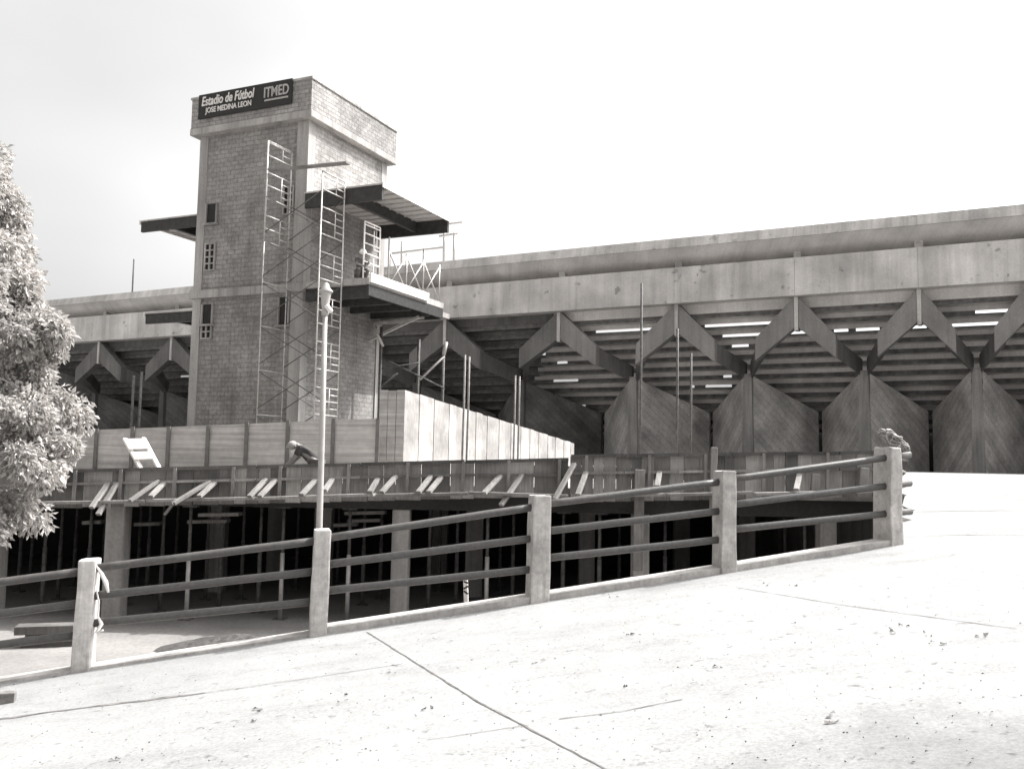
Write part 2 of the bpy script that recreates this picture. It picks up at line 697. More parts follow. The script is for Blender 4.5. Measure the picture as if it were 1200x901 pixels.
# ------------------------------------------------------------------ railing
t = thing('railing', 'concrete post and three pipe railing climbing beside the ramp', 'railing', pb[2])
fd = (pb[4] - pb[0])
fd.z = 0
fd.normalize()
fn = Vector((-fd.y, fd.x, 0))
allb = [pm[0]] + pb
allt = [pm[0] + Vector((0, 0, 1.1))] + pt
for i, (b, tp) in enumerate(zip(allb, allt)):
    m = MB()
    z0, z1 = gz(b.x, b.y) - .25, tp.z
    w1 = (.16, .16, .17, .20, .175, .15)[i]
    w0 = w1 + .025
    dp = .38 if i == 5 else .29
    c = Vector((b.x, b.y, 0))
    rng = []
    for z, w in ((z0, w0), (z1, w1)):
        sh = fd * (w1 - w) / 2
        for sx, sy in ((-1, 0), (1, 0), (1, 1), (-1, 1)):
            rng.append(c + sh + fd * sx * w / 2 + fn * (-.13 + sy * dp) + Vector((0, 0, z)))
    m.hexa(rng)
    m.bevel(.018, 2)
    m.roughen(4, .014, i * 3.1)
    m.build('post', M['post'], t)
for i in range(len(allb) - 1):
    a, b = allb[i], allb[i + 1]
    for fr in (.105, .40, .69):
        za = allt[i].z - (allt[i].z - a.z) * fr * .92
        zb = allt[i + 1].z - (allt[i + 1].z - b.z) * fr * 1.06
        p, q = Vector((a.x, a.y, za)), Vector((b.x, b.y, zb))
        dd = (q - p).normalized()
        ext = .29 if i == len(allb) - 2 else .02
        q2 = q + dd * ext
        pts_ = [p - dd * .02]
        for k in range(1, 8):
            pts_.append(p.lerp(q, k / 8) + Vector((0, 0, rnd.gauss(0, .0007))))
        pts_.append(q2)
        m = MB()
        m.chain(pts_, .042, 10)
        m.build('rail', M['rail'], t)

# end post dressing: wire coil on top, torn white sheeting behind it
p5 = pt[4]
m = MB()
cpts = []
rc = random.Random(5)
way = []
for k in range(46):
    u_ = rc.uniform(-1, 1)
    a = rc.random() * 6.283
    rr = math.sqrt(max(0, 1 - u_ * u_)) * rc.uniform(.6, 1.05)
    way.append(p5 + fd * (.05 + .20 * u_) + fn * (.05 + .15 * rr * math.sin(a)) + UP * max(.012 - .2 * max(0, u_ - .2), .10 + .10 * rr * math.cos(a) - .10 * u_))
for k in range(1, len(way) - 2):
    a, b, c, d = way[k - 1:k + 3]
    for q in range(5):
        t_ = q / 5
        cpts.append(.5 * ((2 * b) + (c - a) * t_ + (2 * a - 5 * b + 4 * c - d) * t_ ** 2 + (3 * b - a - 3 * c + d) * t_ ** 3))
m.chain(cpts, .011, 5)
tag(m.build('wire_coil', M['wire']), 'tangled coil of wire lying on top of the last railing post', 'wire')
m = MB()
pv = None
for k in range(34):
    f = k / 33
    base = p5 + fd * (.15 + .06 * math.sin(k * 1.25) + .05 * math.sin(k * .5)) + fn * (.10 + .05 * math.sin(k * .9)) + Vector((0, 0, .05 - 1.02 * f))
    wv = fd * (.04 + .03 * math.sin(k * 2.1)) + fn * .06 * math.cos(k * 1.3)
    cur = [m.bm.verts.new(base - wv), m.bm.verts.new(base + wv + fd * .05 * math.sin(k * 1.9))]
    if pv:
        m.bm.faces.new((pv[0], pv[1], cur[1], cur[0]))
    pv = cur
bmesh.ops.solidify(m.bm, geom=list(m.bm.faces), thickness=.008)
tag(m.build('plastic_sheet', M['capcloth']), 'torn pale sheeting hanging down behind the last railing post', 'plastic sheet')

# torn strip on first visible post
m = MB()
for path in ([(113, 663), (119, 672), (124, 682), (127, 694)], [(113, 690), (116, 705), (115, 722), (119, 731), (113, 741), (121, 738)]):
    P = [at(x, y, 9.52) for x, y in path]
    m.chain(P, [.008, .02, .024, .012] if len(P) == 4 else [.006, .01, .01, .022, .026, .012], 6)
tag(m.build('cloth_strip', M['plastic']), 'torn white cloth strip tied to the leftmost full railing post', 'cloth strip')

# brick at the left edge
m = MB()
p = gpt(3, 824)
m.box(p + Vector((0, 0, .05)), (.95, .3, 0), (-.3, .95, 0), UP, .20, .10, .10)
m.bevel(.008)
m.roughen(2, .006)
tag(m.build('loose_brick', M['claybrick']), 'loose dark brick lying on the paving at the left edge', 'brick')

# small white marker at kerb
c = at(546, 700, 10.75)
t = thing('marker_post', 'short white marker stake with dark marks behind the kerb', 'marker', (c.x, c.y, c.z - .15))
m = MB()
m.bar(at(546.5, 712, 10.75), at(545.5, 676, 10.75), .085, .05)
m.bevel(.008)
m.build('stake', M['white'], t)
m = MB()
for yy, a in ((682, .3), (688, -.5), (694, .6)):
    c1 = at(546, yy, 10.71)
    m.bar(c1 + Vector((-.024, 0, a * .03)), c1 + Vector((.024, 0, -a * .03)), .01, .02)
m.build('mark', M['signbd'], t)

# ------------------------------------------------------------------ lamp post behind second post
pbz = at(373.5, 640, 10.32)
t = thing('lamp_post', 'slim pale lamp post with lantern rising behind a railing post', 'lamp post', (pbz.x, pbz.y, gz(pbz.x, pbz.y)))
top = at(381, 368, 10.32)
m = MB()
m.chain([Vector((pbz.x - .01, pbz.y, -2.3)), pbz, at(377.5, 500, 10.32), top], [.038, .036, .033, .026], 12)
m.build('pole', M['lamp'], t)
m = MB()
m.chain([top + Vector((0, 0, z)) for z in (-.02, .0, .03, .05, .22, .25, .26, .33)],
        [.03, .042, .042, .036, .058, .068, .068, .02], 10)
lan = m.build('lantern', M['glass'], t)
m = MB()
m.chain([top + Vector((0, 0, z)) for z in (.245, .265, .30, .34, .36)], [.078, .078, .045, .03, .01], 10)
m.build('cap', M['lamp'], t)
m = MB()
m.bar(top + Vector((.02, -.03, .09)), top + Vector((.075, -.05, .02)), .05, .04)
m.build('bracket', M['white'], t)

# ------------------------------------------------------------------ deck under construction
DY = 18.0
DK = -.50
SOF = -.98
t = thing('concrete_deck', 'unfinished concrete deck on columns over the dark lower level', 'deck', (-4, 18.5, PIT))
m = MB()
m.abox(-45, 7.74, DY + .16, 29.98, -.65, DK)
m.build('slab', M['con'], t)
m = MB()
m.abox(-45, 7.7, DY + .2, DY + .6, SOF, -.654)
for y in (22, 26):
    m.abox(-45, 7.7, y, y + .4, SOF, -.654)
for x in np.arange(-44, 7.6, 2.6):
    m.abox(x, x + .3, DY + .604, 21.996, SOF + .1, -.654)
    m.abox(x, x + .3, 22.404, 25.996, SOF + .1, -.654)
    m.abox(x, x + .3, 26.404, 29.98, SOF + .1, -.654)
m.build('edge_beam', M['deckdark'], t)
for px, wpx, yy in ((-150, 22, 18.4), (4, 22, 18.35), (146, 22, 18.35), (475, 20, 18.35), (752, 19, 18.35), (968, 19, 18.35),
                    (262, 20, 22.2), (385, 20, 22.2), (560, 20, 22.2), (690, 18, 22.2), (875, 18, 22.2), (330, 18, 26.2), (520, 18, 26.2), (640, 18, 26.2), (800, 18, 26.2)):
    x = (px - 600) / F * yy
    m = MB()
    w = wpx / F * yy
    m.abox(x - w / 2, x + w / 2, yy - .15, yy + .2, PIT - .05, SOF - .003)
    m.bevel(.015, 1)
    m.build('column', M['con'], t)

from mathutils import noise as mnoise
m = MB()
hc_ = at(285, 722, 15.4)
gr_ = []
for iy in range(26):
    row = []
    for ix in range(44):
        u_, v_ = ix / 43 * 2 - 1, iy / 25 * 2 - 1
        rr = math.sqrt(u_ * u_ + v_ * v_)
        x, y = hc_.x + u_ * 1.5, hc_.y + .2 + v_ * .8
        z = PIT + .004 + .24 * max(0, 1 - rr ** 1.6) + (.05 * mnoise.noise(Vector((x * 6, y * 6, 1))) + .03 * mnoise.noise(Vector((x * 19, y * 19, 4)))) * max(0, 1.05 - rr)
        row.append(m.bm.verts.new((x, y, z - (.05 if rr > 1 else 0))))
    gr_.append(row)
for r0, r1 in zip(gr_, gr_[1:]):
    for k in range(43):
        m.bm.faces.new((r0[k], r0[k + 1], r1[k + 1], r1[k]))
tag(m.build('gravel', M['gravel'], recalc=False), 'low dark heap of gravel on the lower floor behind the railing', 'gravel', kind='stuff')

for i, (x0, y0, x1, y1, D, h_, lab) in enumerate(((28, 737, 92, 733, 15.6, .06, 'dark plank lying lowest in the small stack on the lower floor at left'),
                                               (34, 727, 88, 724, 15.6, .20, 'dark plank in the middle of the small stack on the lower floor at left'),
                                               (24, 718, 84, 716, 15.6, .34, 'dark plank lying topmost on the small stack on the lower floor at left'))):
    a, b = at(x0, y0, D), at(x1, y1, D)
    m = MB()
    m.bar((a.x, D - .05 * i, PIT + h_ - .055), (b.x, D + .25 - .05 * i, PIT + h_ - .055), .34, .135)
    m.bevel(.006, 1)
    tag(m.build('plank', M['oldtimber']), lab, 'plank', 'planks stacked on the lower floor')

# timber joists and stacked pieces below the deck edge
pale_j = []
m_specs = [(235, 282, 603, 19.0), (222, 268, 611, 19.6), (405, 452, 601, 19.4), (408, 446, 610, 20), (392, 420, 615, 20.5), (100, 122, 612, 18.9), (160, 190, 614, 20)]
for i, (x0, x1, y, D) in enumerate(m_specs):
    a, b = at(x0, y, D), at(x1, y - 1, D)
    m = MB()
    m.bar(a, b, .3, .07)
    where = ['left of the lamp post, upper', 'left of the lamp post, lower', 'right of the lamp post, topmost of three', 'right of the lamp post, middle of three',
             'right of the lamp post, lowest of three', 'left of the leftmost braces', 'right of the second column'][i]
    tag(m.build('timber_joist', M['ply']), 'pale timber joist under the deck ' + where, 'joist', 'timber joists under the deck')

# steel props
props = sorted([(63, 18.9), (81, 20.5), (115, 18.7), (160, 20.0), (199, 19.2), (230, 18.35), (251, 20.8), (267, 19.6), (338, 18.6), (415, 18.5), (432, 20.5), (540, 20.2),
         (575, 18.6), (605, 20.6), (663, 19.0), (705, 18.5), (781, 19.4), (920, 20.4), (943, 18.6), (35, 21.5), (98, 22.5), (183, 21.3), (292, 21.0), (312, 19.3), (452, 21.4), (508, 19.5), (520, 22.8), (48, 23.5), (131, 23.8), (172, 23.0), (215, 23.6), (355, 22.9), (402, 23.4), (590, 23.1), (728, 22.7)])
for i, (px, D) in enumerate(props):
    x = (px - 600) / F * D
    t = thing('steel_prop', ORD[i] + ' steel prop from the left standing under the concrete deck', 'prop', (x, D, PIT), 'steel props under the deck')
    top_z = SOF - .06 if not (18.2 <= D <= 18.6) else SOF - .04
    m = MB()
    m.tube((x, D, PIT + .02), (x, D, -1.9), .045)
    m.build('outer_tube', M['pipe'] if int(px) in (230, 415, 575, 338) else M['greypipe'], t)
    m = MB()
    m.tube((x, D, -1.9), (x, D, top_z), .033)
    m.build('inner_tube', M['greypipe'], t)
    m = MB()
    m.abox(x - .12, x + .12, D - .12, D + .12, PIT + .001, PIT + .02)
    m.build('base_plate', M['greypipe'], t)
    m = MB()
    m.abox(x - .14, x + .14, D - .1, D + .1, top_z, top_z + .05)
    m.build('head_plate', M['greypipe'], t)


# formwork segments
def form_z(px, kind):
    if kind == 'top_l':
        return at(px, 552 - .0232 * (px - 0), DY).z
    if kind == 'top_r':
        return at(px, 532.5 - .0125 * (px - 690), DY).z
    if kind == 'bot':
        y = 590 - .0235 * px if px < 640 else 574.9 + 7 - .03 * (px - 640) * .6
        return at(px, y, DY).z


def X(px, D=DY):
    return (px - 600) / F * D


for seg, (p0, p1, label) in enumerate(((-60, 668, 'long weathered timber formwork along the left deck edge with pale braces'),
                                       (670, 1046, 'shorter formwork of vertical boards at the right end of deck'))):
    t = thing('formwork', label, 'formwork', (X((p0 + p1) / 2), DY, SOF), 'timber formwork along the deck edge')
    kind = 'top_l' if seg == 0 else 'top_r'
    m = MB()
    px = p0
    while px < p1:
        w = rnd.uniform(11, 19) if seg else rnd.choice([14, 18, 30, 34, 40])
        q = min(px + w, p1)
        x0, x1 = X(px) + .004, X(q) - .006
        zt = form_z((px + q) / 2, kind) + rnd.uniform(-.012, .004) - .03
        dy = rnd.uniform(0, .03)
        m.abox(x0, x1, DY + .03 + dy, DY + .075 + dy, form_z((px + q) / 2, 'bot') - .12, zt)
        px = q
    m.build('board', M['wood'], t)
    m = MB()
    n = 6
    for k in range(n):
        a, b = p0 + (p1 - p0) * k / n, p0 + (p1 - p0) * (k + 1) / n
        m.bar((X(a) + .01, DY - .005, form_z(a, kind) - .03), (X(b) - .005, DY - .005, form_z(b, kind) - .03 + rnd.uniform(-.008, .008)), .06, .065)
    m.build('top_rail', M['oldtimber'], t)
    m = MB()
    for k in range(n):
        a, b = p0 + (p1 - p0) * k / n, p0 + (p1 - p0) * (k + 1) / n
        m.bar((X(a) + .01, DY - .015, form_z(a, kind) * .55 + form_z(a, 'bot') * .45), (X(b) - .01, DY - .015, form_z(b, kind) * .55 + form_z(b, 'bot') * .45), .05, .05)
    m.build('waler', M['wood'], t)
    px = p0 + 18
    while px < p1 - 10:
        x = X(px)
        m = MB()
        m.bar((x, DY - .045, form_z(px, 'bot') - .05), (x + .01, DY - .045, form_z(px, kind) - .02), .06, .05, ref=Vector((0, 1, 0)))
        m.build('stud', M['ply'], t)
        px += rnd.uniform(52, 80)
    m = MB()
    px = p0
    while px < p1 - 20:
        L = rnd.uniform(70, 150)
        q = min(px + L, p1)
        zz = form_z(px, 'bot') + rnd.uniform(-.02, .02)
        m.bar((X(px), DY - .28 + rnd.uniform(-.08, .05), zz), (X(q) - .03, DY - .28 + rnd.uniform(-.08, .05), form_z(q, 'bot') + rnd.uniform(-.02, .02)), .34, .05)
        px = q
    m.build('ledge', M['ply'], t)

braces = [((127, 566), (107, 595)), ((137, 566), (115, 603)), ((186, 563), (152, 587)), ((192, 566), (176, 582)), ((246, 564), (203, 590)), ((252, 565), (233, 582)),
          ((312, 561), (292, 582)), ((323, 562), (304, 582)), ((370, 562), (353, 580)), ((390, 561), (380, 575)), ((443, 561), (433, 577)), ((464, 558), (447, 577)),
          ((505, 558), (490, 577)), ((517, 559), (502, 577)), ((587, 557), (567, 578)), ((612, 556), (587, 592)), ((673, 543), (650, 585)), ((687, 553), (677, 580)),
          ((773, 553), (770, 570)), ((937, 556), (933, 574))]
for i, ((x0, y0), (x1, y1)) in enumerate(braces):
    m = MB()
    a = at(x0, y0, DY - .06)
    b = at(x1, y1, DY - .55)
    m.bar(a, b, .10 if i != 4 else .15, .06)
    m.bevel(.006, 1)
    lab = 'slanting pale timber brace, {} from the left along the formwork'.format(ORD[i])
    if i == 4:
        lab = 'widest whitest slanting plank on the formwork, with its end hanging down'
    tag(m.build('timber_brace', M['palewood']), lab, 'brace', 'timber braces along the formwork')
m = MB()
m.bar(at(203, 590, DY - .6), at(193, 603, DY - .6), .07, .04)
tag(m.build('timber_offcut', M['palewood']), 'short pale offcut hanging below the widest white plank', 'offcut')
for i, (a, b, w, l) in enumerate((((750, 550), (747, 668), .19, 'thick pale upright timber in front of right formwork beside the third post'),
                                  ((837, 524), (835, 596), .12, 'tall pale upright stake rising above formwork near fourth post'),
                                  ((956, 555), (954, 580), .15, 'short pale upright block between the last two railing posts, left one'),
                                  ((1013, 548), (1011, 577), .16, 'short pale upright block beside the end railing post'))):
    m = MB()
    m.bar(at(*a, DY - .12), at(*b, DY - .12), w, .08, ref=Vector((0, 1, 0)))
    m.bevel(.008, 1)
    tag(m.build('timber_upright', M['palewood']), l, 'timber')

# white barricade frame leaning at the deck edge
c = at(165, 548, DY + .1)
t = thing('barricade', 'white slatted barricade frame leaning at the deck edge before hoarding', 'barricade', c)
A0, A1, B0, B1 = at(146, 514, DY + .45), at(165, 549, DY + .13), at(168, 513.5, DY + .45), at(186, 548, DY + .13)
for a, b in ((A0, A1), (B0, B1)):
    m = MB()
    m.bar(a, b, .08, .05)
    m.build('leg', M['white'], t)
for f0, f1 in ((0, .36), (.44, .70)):
    m = MB()
    off = Vector((0, -.035, .0))
    q = [A0.lerp(A1, f0) + off, B0.lerp(B1, f0) + off, B0.lerp(B1, f1) + off, A0.lerp(A1, f1) + off]
    m.hexa(q + [p + Vector((0, -.03, 0)) for p in q])
    m.build('slat', M['white'], t)

# ------------------------------------------------------------------ hoarding
hp = [(20, 28.2), (50, 27.9), (82, 27.6), (116, 27.3), (158, 27.0), (200, 26.7), (246, 26.4), (291, 26.1), (339, 25.8), (392, 25.5), (444, 25.2)]
t = thing('hoarding', 'grey sheet hoarding with dark posts running below the tower', 'hoarding', (X(246, 26.4), 26.4, DK))


def hz(px, D):
    return at(px, 508.3 - .041 * px, D).z


for (a, da), (b, db) in zip(hp, hp[1:]):
    m = MB()
    pa, pb_ = Vector((X(a, da), da, 0)), Vector((X(b, db), db, 0))
    n_ = 3
    zt, ztb = hz(a, da), hz(b, db)
    for k in range(n_):
        l0, l1 = k / n_, (k + 1) / n_ - (.002 if k == n_ - 1 else -.015)
        za0, za1 = DK + (zt - DK) * l0, DK + (zt - DK) * l1
        zb0, zb1 = DK + (ztb - DK) * l0, DK + (ztb - DK) * l1
        o_ = Vector((0, -.012 * (k % 2), 0))
        f_ = Vector((0, .02, 0))
        m.hexa([pa + o_ + Vector((0, 0, za0)), pb_ + o_ + Vector((0, 0, zb0)), pb_ + o_ + f_ + Vector((0, 0, zb0)), pa + o_ + f_ + Vector((0, 0, za0)),
                pa + o_ + Vector((0, 0, za1)), pb_ + o_ + Vector((0, 0, zb1)), pb_ + o_ + f_ + Vector((0, 0, zb1)), pa + o_ + f_ + Vector((0, 0, za1))])
    m.build('panel', M['hoard'], t)
for a, da in hp:
    m = MB()
    x = X(a, da)
    z1 = hz(a, da) + rnd.uniform(-.02, .06)
    m.abox(x - .05, x + .05, da - .08, da - .02, DK, z1)
    m.build('post', M['hoardpost'], t)

# white boarded wall
Wc = Vector((X(475, 25.6), 25.6, 0))
Wl = Vector((X(445, 25.75), 25.75, 0))
Wd = Vector((.41, .912, 0))
t = thing('board_wall', 'bright white boarded site wall stepping down beside the tower', 'board wall', (Wc.x, Wc.y, DK))
m = MB()
zc = at(475, 457, 25.6).z
nb_ = 3
for k in range(nb_):
    p, q = Wl.lerp(Wc, k / nb_), Wl.lerp(Wc, (k + 1) / nb_ - .02)
    f_ = Vector((0, .04, 0))
    zt = zc - .02 * (k % 2)
    m.hexa([Vector((p.x, p.y, DK)), Vector((q.x, q.y, DK)), Vector((q.x, q.y, DK)) + f_, Vector((p.x, p.y, DK)) + f_,
            Vector((p.x, p.y, zt)), Vector((q.x, q.y, zt)), Vector((q.x, q.y, zt)) + f_, Vector((p.x, p.y, zt)) + f_])
m.build('end_panel', M['hoard'], t)
m = MB()
Wn = Vector((-Wd.y, Wd.x, 0))
s = 0
k = 0
while s < 13.6:
    w = rnd.uniform(.36, .5)
    f = s / 13.6
    f2 = (s + w) / 13.6
    jt = rnd.uniform(-.012, .012) - (.02 if f > .78 and k % 3 == 0 else 0)
    za, zb = zc * (1 - f) + .80 * f + jt, zc * (1 - f2) + .80 * f2 + jt
    a, b = Wc + Wd * s + Wn * (.01 + .015 * (k % 2)), Wc + Wd * (s + w - .012) + Wn * (.01 + .015 * (k % 2))
    o_ = Wn * .025
    zv = Vector((0, 0, DK))
    m.hexa([a + zv, b + zv, b + o_ + zv, a + o_ + zv, a + UP * za, b + UP * zb, b + o_ + UP * zb, a + o_ + UP * za])
    s += w
    k += 1
m.build('board', M['boards'], t)
m = MB()
for f in (.12, .75):
    za, zb = -.1 + (zc + .1) * f, -.1 + .9 * f
    a, b = Wc + Wn * .09, Wc + Wd * 13.6 + Wn * .09
    m.bar((a.x, a.y, za), (b.x, b.y, zb), .06, .08)
m.build('batten', M['palewood'], t)

# ------------------------------------------------------------------ grandstand
SL = 1.9
K = 39 * (.5556 + SL)
TH = Vector((-SL, 1, 0)).normalized()
NH = Vector((-TH.y * -1, SL / math.hypot(SL, 1), 0))
NH = Vector((TH.y, -TH.x, 0))
GO = Vector((21.67, 39, 0))


def G(t, d, z):
    return GO + TH * t + NH * d + Vector((0, 0, z))


def tpx(px, d=0.0):
    u = (px - 600) / F
    o_ = GO + NH * d
    # (o.x + TH.x t) = u (o.y + TH.y t)
    return (u * o_.y - o_.x) / (TH.x - u * TH.y)


T0, T1 = -16, 78
FB, FT, RB, RT = 8.12, 9.95, 10.9, 11.42
stand = thing('grandstand', 'huge concrete grandstand with zigzag beams and folded piers', 'grandstand', G(tpx(900), 3.5, PLATEAU))


def gbox(m, t0, t1, d0, d1, z0, z1):
    m.hexa([G(t0, d0, z0), G(t1, d0, z0), G(t1, d1, z0), G(t0, d1, z0), G(t0, d0, z1), G(t1, d0, z1), G(t1, d1, z1), G(t0, d1, z1)])


apex = [tpx(p) for p in (1215, 1080, 933, 790, 650, 515)]
apex = [apex[0] - 5.2, apex[0] - 10.4][::-1] + apex
while apex[-1] < T1 - 8:
    apex.append(apex[-1] + 7.4)
# fascia in cast lengths
m = MB()
edges_ = [T0] + [a for a in apex if T0 < a < T1] + [T1]
for a, b in zip(edges_, edges_[1:]):
    gbox(m, a + .006, b - .006, 0, .35, FB, FT)
m.build('fascia', M['fascia'], stand)
m = MB()
gbox(m, T0, T1, .352, 2.6, FT - .25, FT - .02)
gbox(m, T0, T1, .352, .95, FB + .03, FB + .25)
m.build('gallery_floor', M['under'], stand)
m = MB()
for a, b in zip(edges_, edges_[1:]):
    a_, b_ = a + .005, b - .005
    m.hexa([G(a_, -.30, RB), G(b_, -.30, RB), G(b_, 2.9, RB), G(a_, 2.9, RB),
            G(a_, -.12, RT), G(b_, -.12, RT), G(b_, 2.9, RT), G(a_, 2.9, RT)])
m.build('roof_rim', M['rim'], stand)
m = MB()
for a, b in zip(edges_, edges_[1:]):
    a_, b_ = a + .003, b - .003
    m.hexa([G(a_, 1.25, RB - .74), G(b_, 1.25, RB - .74), G(b_, 2.28, RB - .74), G(a_, 2.28, RB - .74),
            G(a_, -.2, RB - .004), G(b_, -.2, RB - .004), G(b_, 2.28, RB - .004), G(a_, 2.28, RB - .004)])
m.build('roof_soffit', M['under'], stand)
m = MB()
gbox(m, T0, T1, 2.3, 2.5, FT - .02, RB - .003)
m.build('gallery_wall', M['deckdark'], stand)
for a in apex:
    m = MB()
    gbox(m, a - .18, a + .18, .75, 1.3, FT - .02, RB - .3)
    m.build('gallery_post', M['rim'], stand)
m = MB()
gbox(m, T0, T1, 1.6, 1.75, FT - .02, FT + .12)
m.build('gallery_sill', M['under'], stand)

# stepped seating tier seen from below, daylight through slits between units
slits = [(826, 908, 374), (847, 899, 391), (858, 878, 407), (848, 858, 439), (827, 858, 455), (925, 946, 387), (979, 996, 384), (1005, 1033, 383),
         (1067, 1089, 381), (1119, 1176, 378), (1147, 1186, 360), (697, 773, 383), (652, 664, 420), (648, 677, 449), (682, 686, 475), (644, 648, 388), (634, 639, 404), (634, 638, 420),
         (209, 222, 437), (131, 136, 436), (810, 814, 455)]
NS = 13
step = []
for k in range(NS):
    step.append((.95 + .67 * k, 7.98 - .46 * k))     # riser depth, its top


def proj_y(P):
    q = RM.transposed() @ P
    return 450.5 - F * q.y / -q.z


cuts = {k: [] for k in range(NS)}
for x0, x1, y in slits:
    best = min(range(NS), key=lambda k: abs(proj_y(G(tpx((x0 + x1) / 2, step[k][0]), step[k][0], step[k][1] - .40)) - y))
    ta, tb = tpx(x1, step[best][0]), tpx(x0, step[best][0])
    cuts[best].append((min(ta, tb), max(ta, tb)))
for tier in (0, 1):
    m, m2 = MB(), MB()
    for k, (d, z) in enumerate(step):
        tm = tpx(648 - 3.6 * min(k, 7), d)
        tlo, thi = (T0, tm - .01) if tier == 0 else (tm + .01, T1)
        gbox(m, tlo, thi, d, d + .15, z - .32, z if k else FB + .2)                       # riser
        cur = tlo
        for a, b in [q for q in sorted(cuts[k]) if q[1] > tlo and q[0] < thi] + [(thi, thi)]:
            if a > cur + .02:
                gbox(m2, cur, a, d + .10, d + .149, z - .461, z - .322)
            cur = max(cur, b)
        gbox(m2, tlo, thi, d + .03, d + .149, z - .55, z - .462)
        gbox(m, tlo, thi, d + .151, d + .78, z - .56, z - .462)         # tread
    tr_ = m.build('seating_tier', M['leftdark'] if tier else M['under'], stand)
    m2.build('shade_strip', M['gapshade'], tr_)  # dark strips stand in for the shade under the risers
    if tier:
        tr_['label'] = 'darker seating tier on the left'
m = MB()
gbox(m, T0, T1, 10.2, 10.4, PLATEAU - .3, step[-1][1] - .2)
m.build('inner_wall', M['deckdark'], stand)

heads = []
for a, b in zip(apex, apex[1:]):
    heads.append((a + b) / 2)
HZ0, HZ1 = 4.5, 5.35
for i, h in enumerate(heads):
    a, b = apex[i], apex[i + 1]
    for ta, sg in ((a, 1), (b, -1)):
        half = abs(h - ta)
        tk = ta + sg * half * .66
        m = MB()
        e = .10 * sg
        A = [G(ta + e, .42, 6.62), G(tk, .42, 5.12), G(tk, .95, 5.12), G(ta + e, .95, 6.62),
             G(ta + e, .42, FB - .01), G(tk, .42, 6.2), G(tk, .95, 6.2), G(ta + e, .95, FB - .01)]
        m.hexa(A)
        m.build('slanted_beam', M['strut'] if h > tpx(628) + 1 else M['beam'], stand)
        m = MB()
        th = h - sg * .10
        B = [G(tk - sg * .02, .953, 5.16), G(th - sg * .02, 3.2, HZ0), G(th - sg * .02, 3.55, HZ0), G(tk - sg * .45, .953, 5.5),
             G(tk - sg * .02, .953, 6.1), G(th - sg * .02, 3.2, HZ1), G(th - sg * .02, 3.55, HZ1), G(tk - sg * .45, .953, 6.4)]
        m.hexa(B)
        m.build('strut', M['strut'], stand)  # shade of the inward-facing sides is in the dark colour
    # pier: narrow arris + two wings
    m = MB()
    m.hexa([G(h - .3, 3.05, PLATEAU - .2), G(h + .3, 3.05, PLATEAU - .2), G(h + .3, 3.5, PLATEAU - .2), G(h - .3, 3.5, PLATEAU - .2),
            G(h - .2, 3.05, HZ0 + .25), G(h + .2, 3.05, HZ0 + .25), G(h + .2, 3.5, HZ0 + .25), G(h - .2, 3.5, HZ0 + .25)])
    left_bay = h > tpx(628) + 1
    pier = m.build('pier', M['leftdark'] if left_bay else M['con'], stand)
    for ta, sg in ((a, -1), (b, 1)):
        e = abs(ta - h) - .10
        te = h + sg * e
        ts = h + sg * .24
        m = MB()
        m.hexa([G(ts, 3.3, PLATEAU - .2), G(te, 6.9, PLATEAU - .2), G(te, 7.2, PLATEAU - .2), G(ts, 3.62, PLATEAU - .2),
                G(ts, 3.3, HZ0 + .12), G(te, 6.9, 2.95), G(te, 7.2, 2.95), G(ts, 3.62, HZ0 + .12)])
        hh = G(h, 3.3, 0)
        m.build('wing_wall', M['pierdark'] if left_bay else M['pier'], pier, uvfun=lambda c, n, hh=hh: ((Vector((c.x, c.y, 0)) - hh).length, c.z))
for a in apex:
    m = MB()
    m.hexa([G(a - .085, .36, 6.5), G(a + .085, .36, 6.5), G(a + .085, .93, 6.5), G(a - .085, .93, 6.5),
            G(a - .095, .36, FB - .012), G(a + .095, .36, FB - .012), G(a + .095, .93, FB - .012), G(a - .095, .93, FB - .012)])
    m.build('beam_nose', M['rim'], stand)
# rod and pipe frame on the roof
P = at(148, 348, 62)
t0 = tpx(148, 1)
m = MB()
m.tube(G(t0, 1, RT), G(t0, 1, RT + 2.7), .06)
tag(m.build('steel_rod', M['greypipe']), 'thin dark rod standing on the grandstand roof left of the tower', 'rod')
tA, tB, tC, tD = tpx(516, 1.5), tpx(528, 1.5), tpx(452, 1.5), tpx(466, 1.5)
# 
t = thing('pipe_frame', 'pale pipe frame with crossbars on the grandstand roof behind canopy', 'pipe frame', G((tA + tB) / 2, 1.5, RT))
for q, hh in ((tA, 2.75), (tB, 2.1), (tC, 1.9), (tD, 1.9)):
    m = MB()
    m.tube(G(q, 1.5, RT), G(q, 1.5, RT + hh), .07)
    m.build('upright', M['pipe'], t)
for q0, q1, hh in ((tD, tB - .6, 2.6), (tA + .3, tB - .3, 1.95), (tC, tA, 1.2)):
    m = MB()
    m.tube(G(q0, 1.42, RT + hh), G(q1, 1.42, RT + hh + .05), .06)
    m.build('crossbar', M['pipe'], t)

# ------------------------------------------------------------------ tower
fh = Vector((-2.24, 1, 0)).normalized()      # along the front face, to the left
rh = Vector((fh.y, -fh.x, 0))                # along the right face, away
TC = Vector((-7.41, 32, 0))
TW, TL = 5.0, 5.25


def T(a, s, z):
    """a: left along the front face, s: back along the right face"""
    return TC + fh * a + rh * s + Vector((0, 0, z))


def tbox(m, a0, a1, s0, s1, z0, z1):
    m.hexa([T(a0, s0, z0), T(a1, s0, z0), T(a1, s1, z0), T(a0, s1, z0), T(a0, s0, z1), T(a1, s0, z1), T(a1, s1, z1), T(a0, s1, z1)])


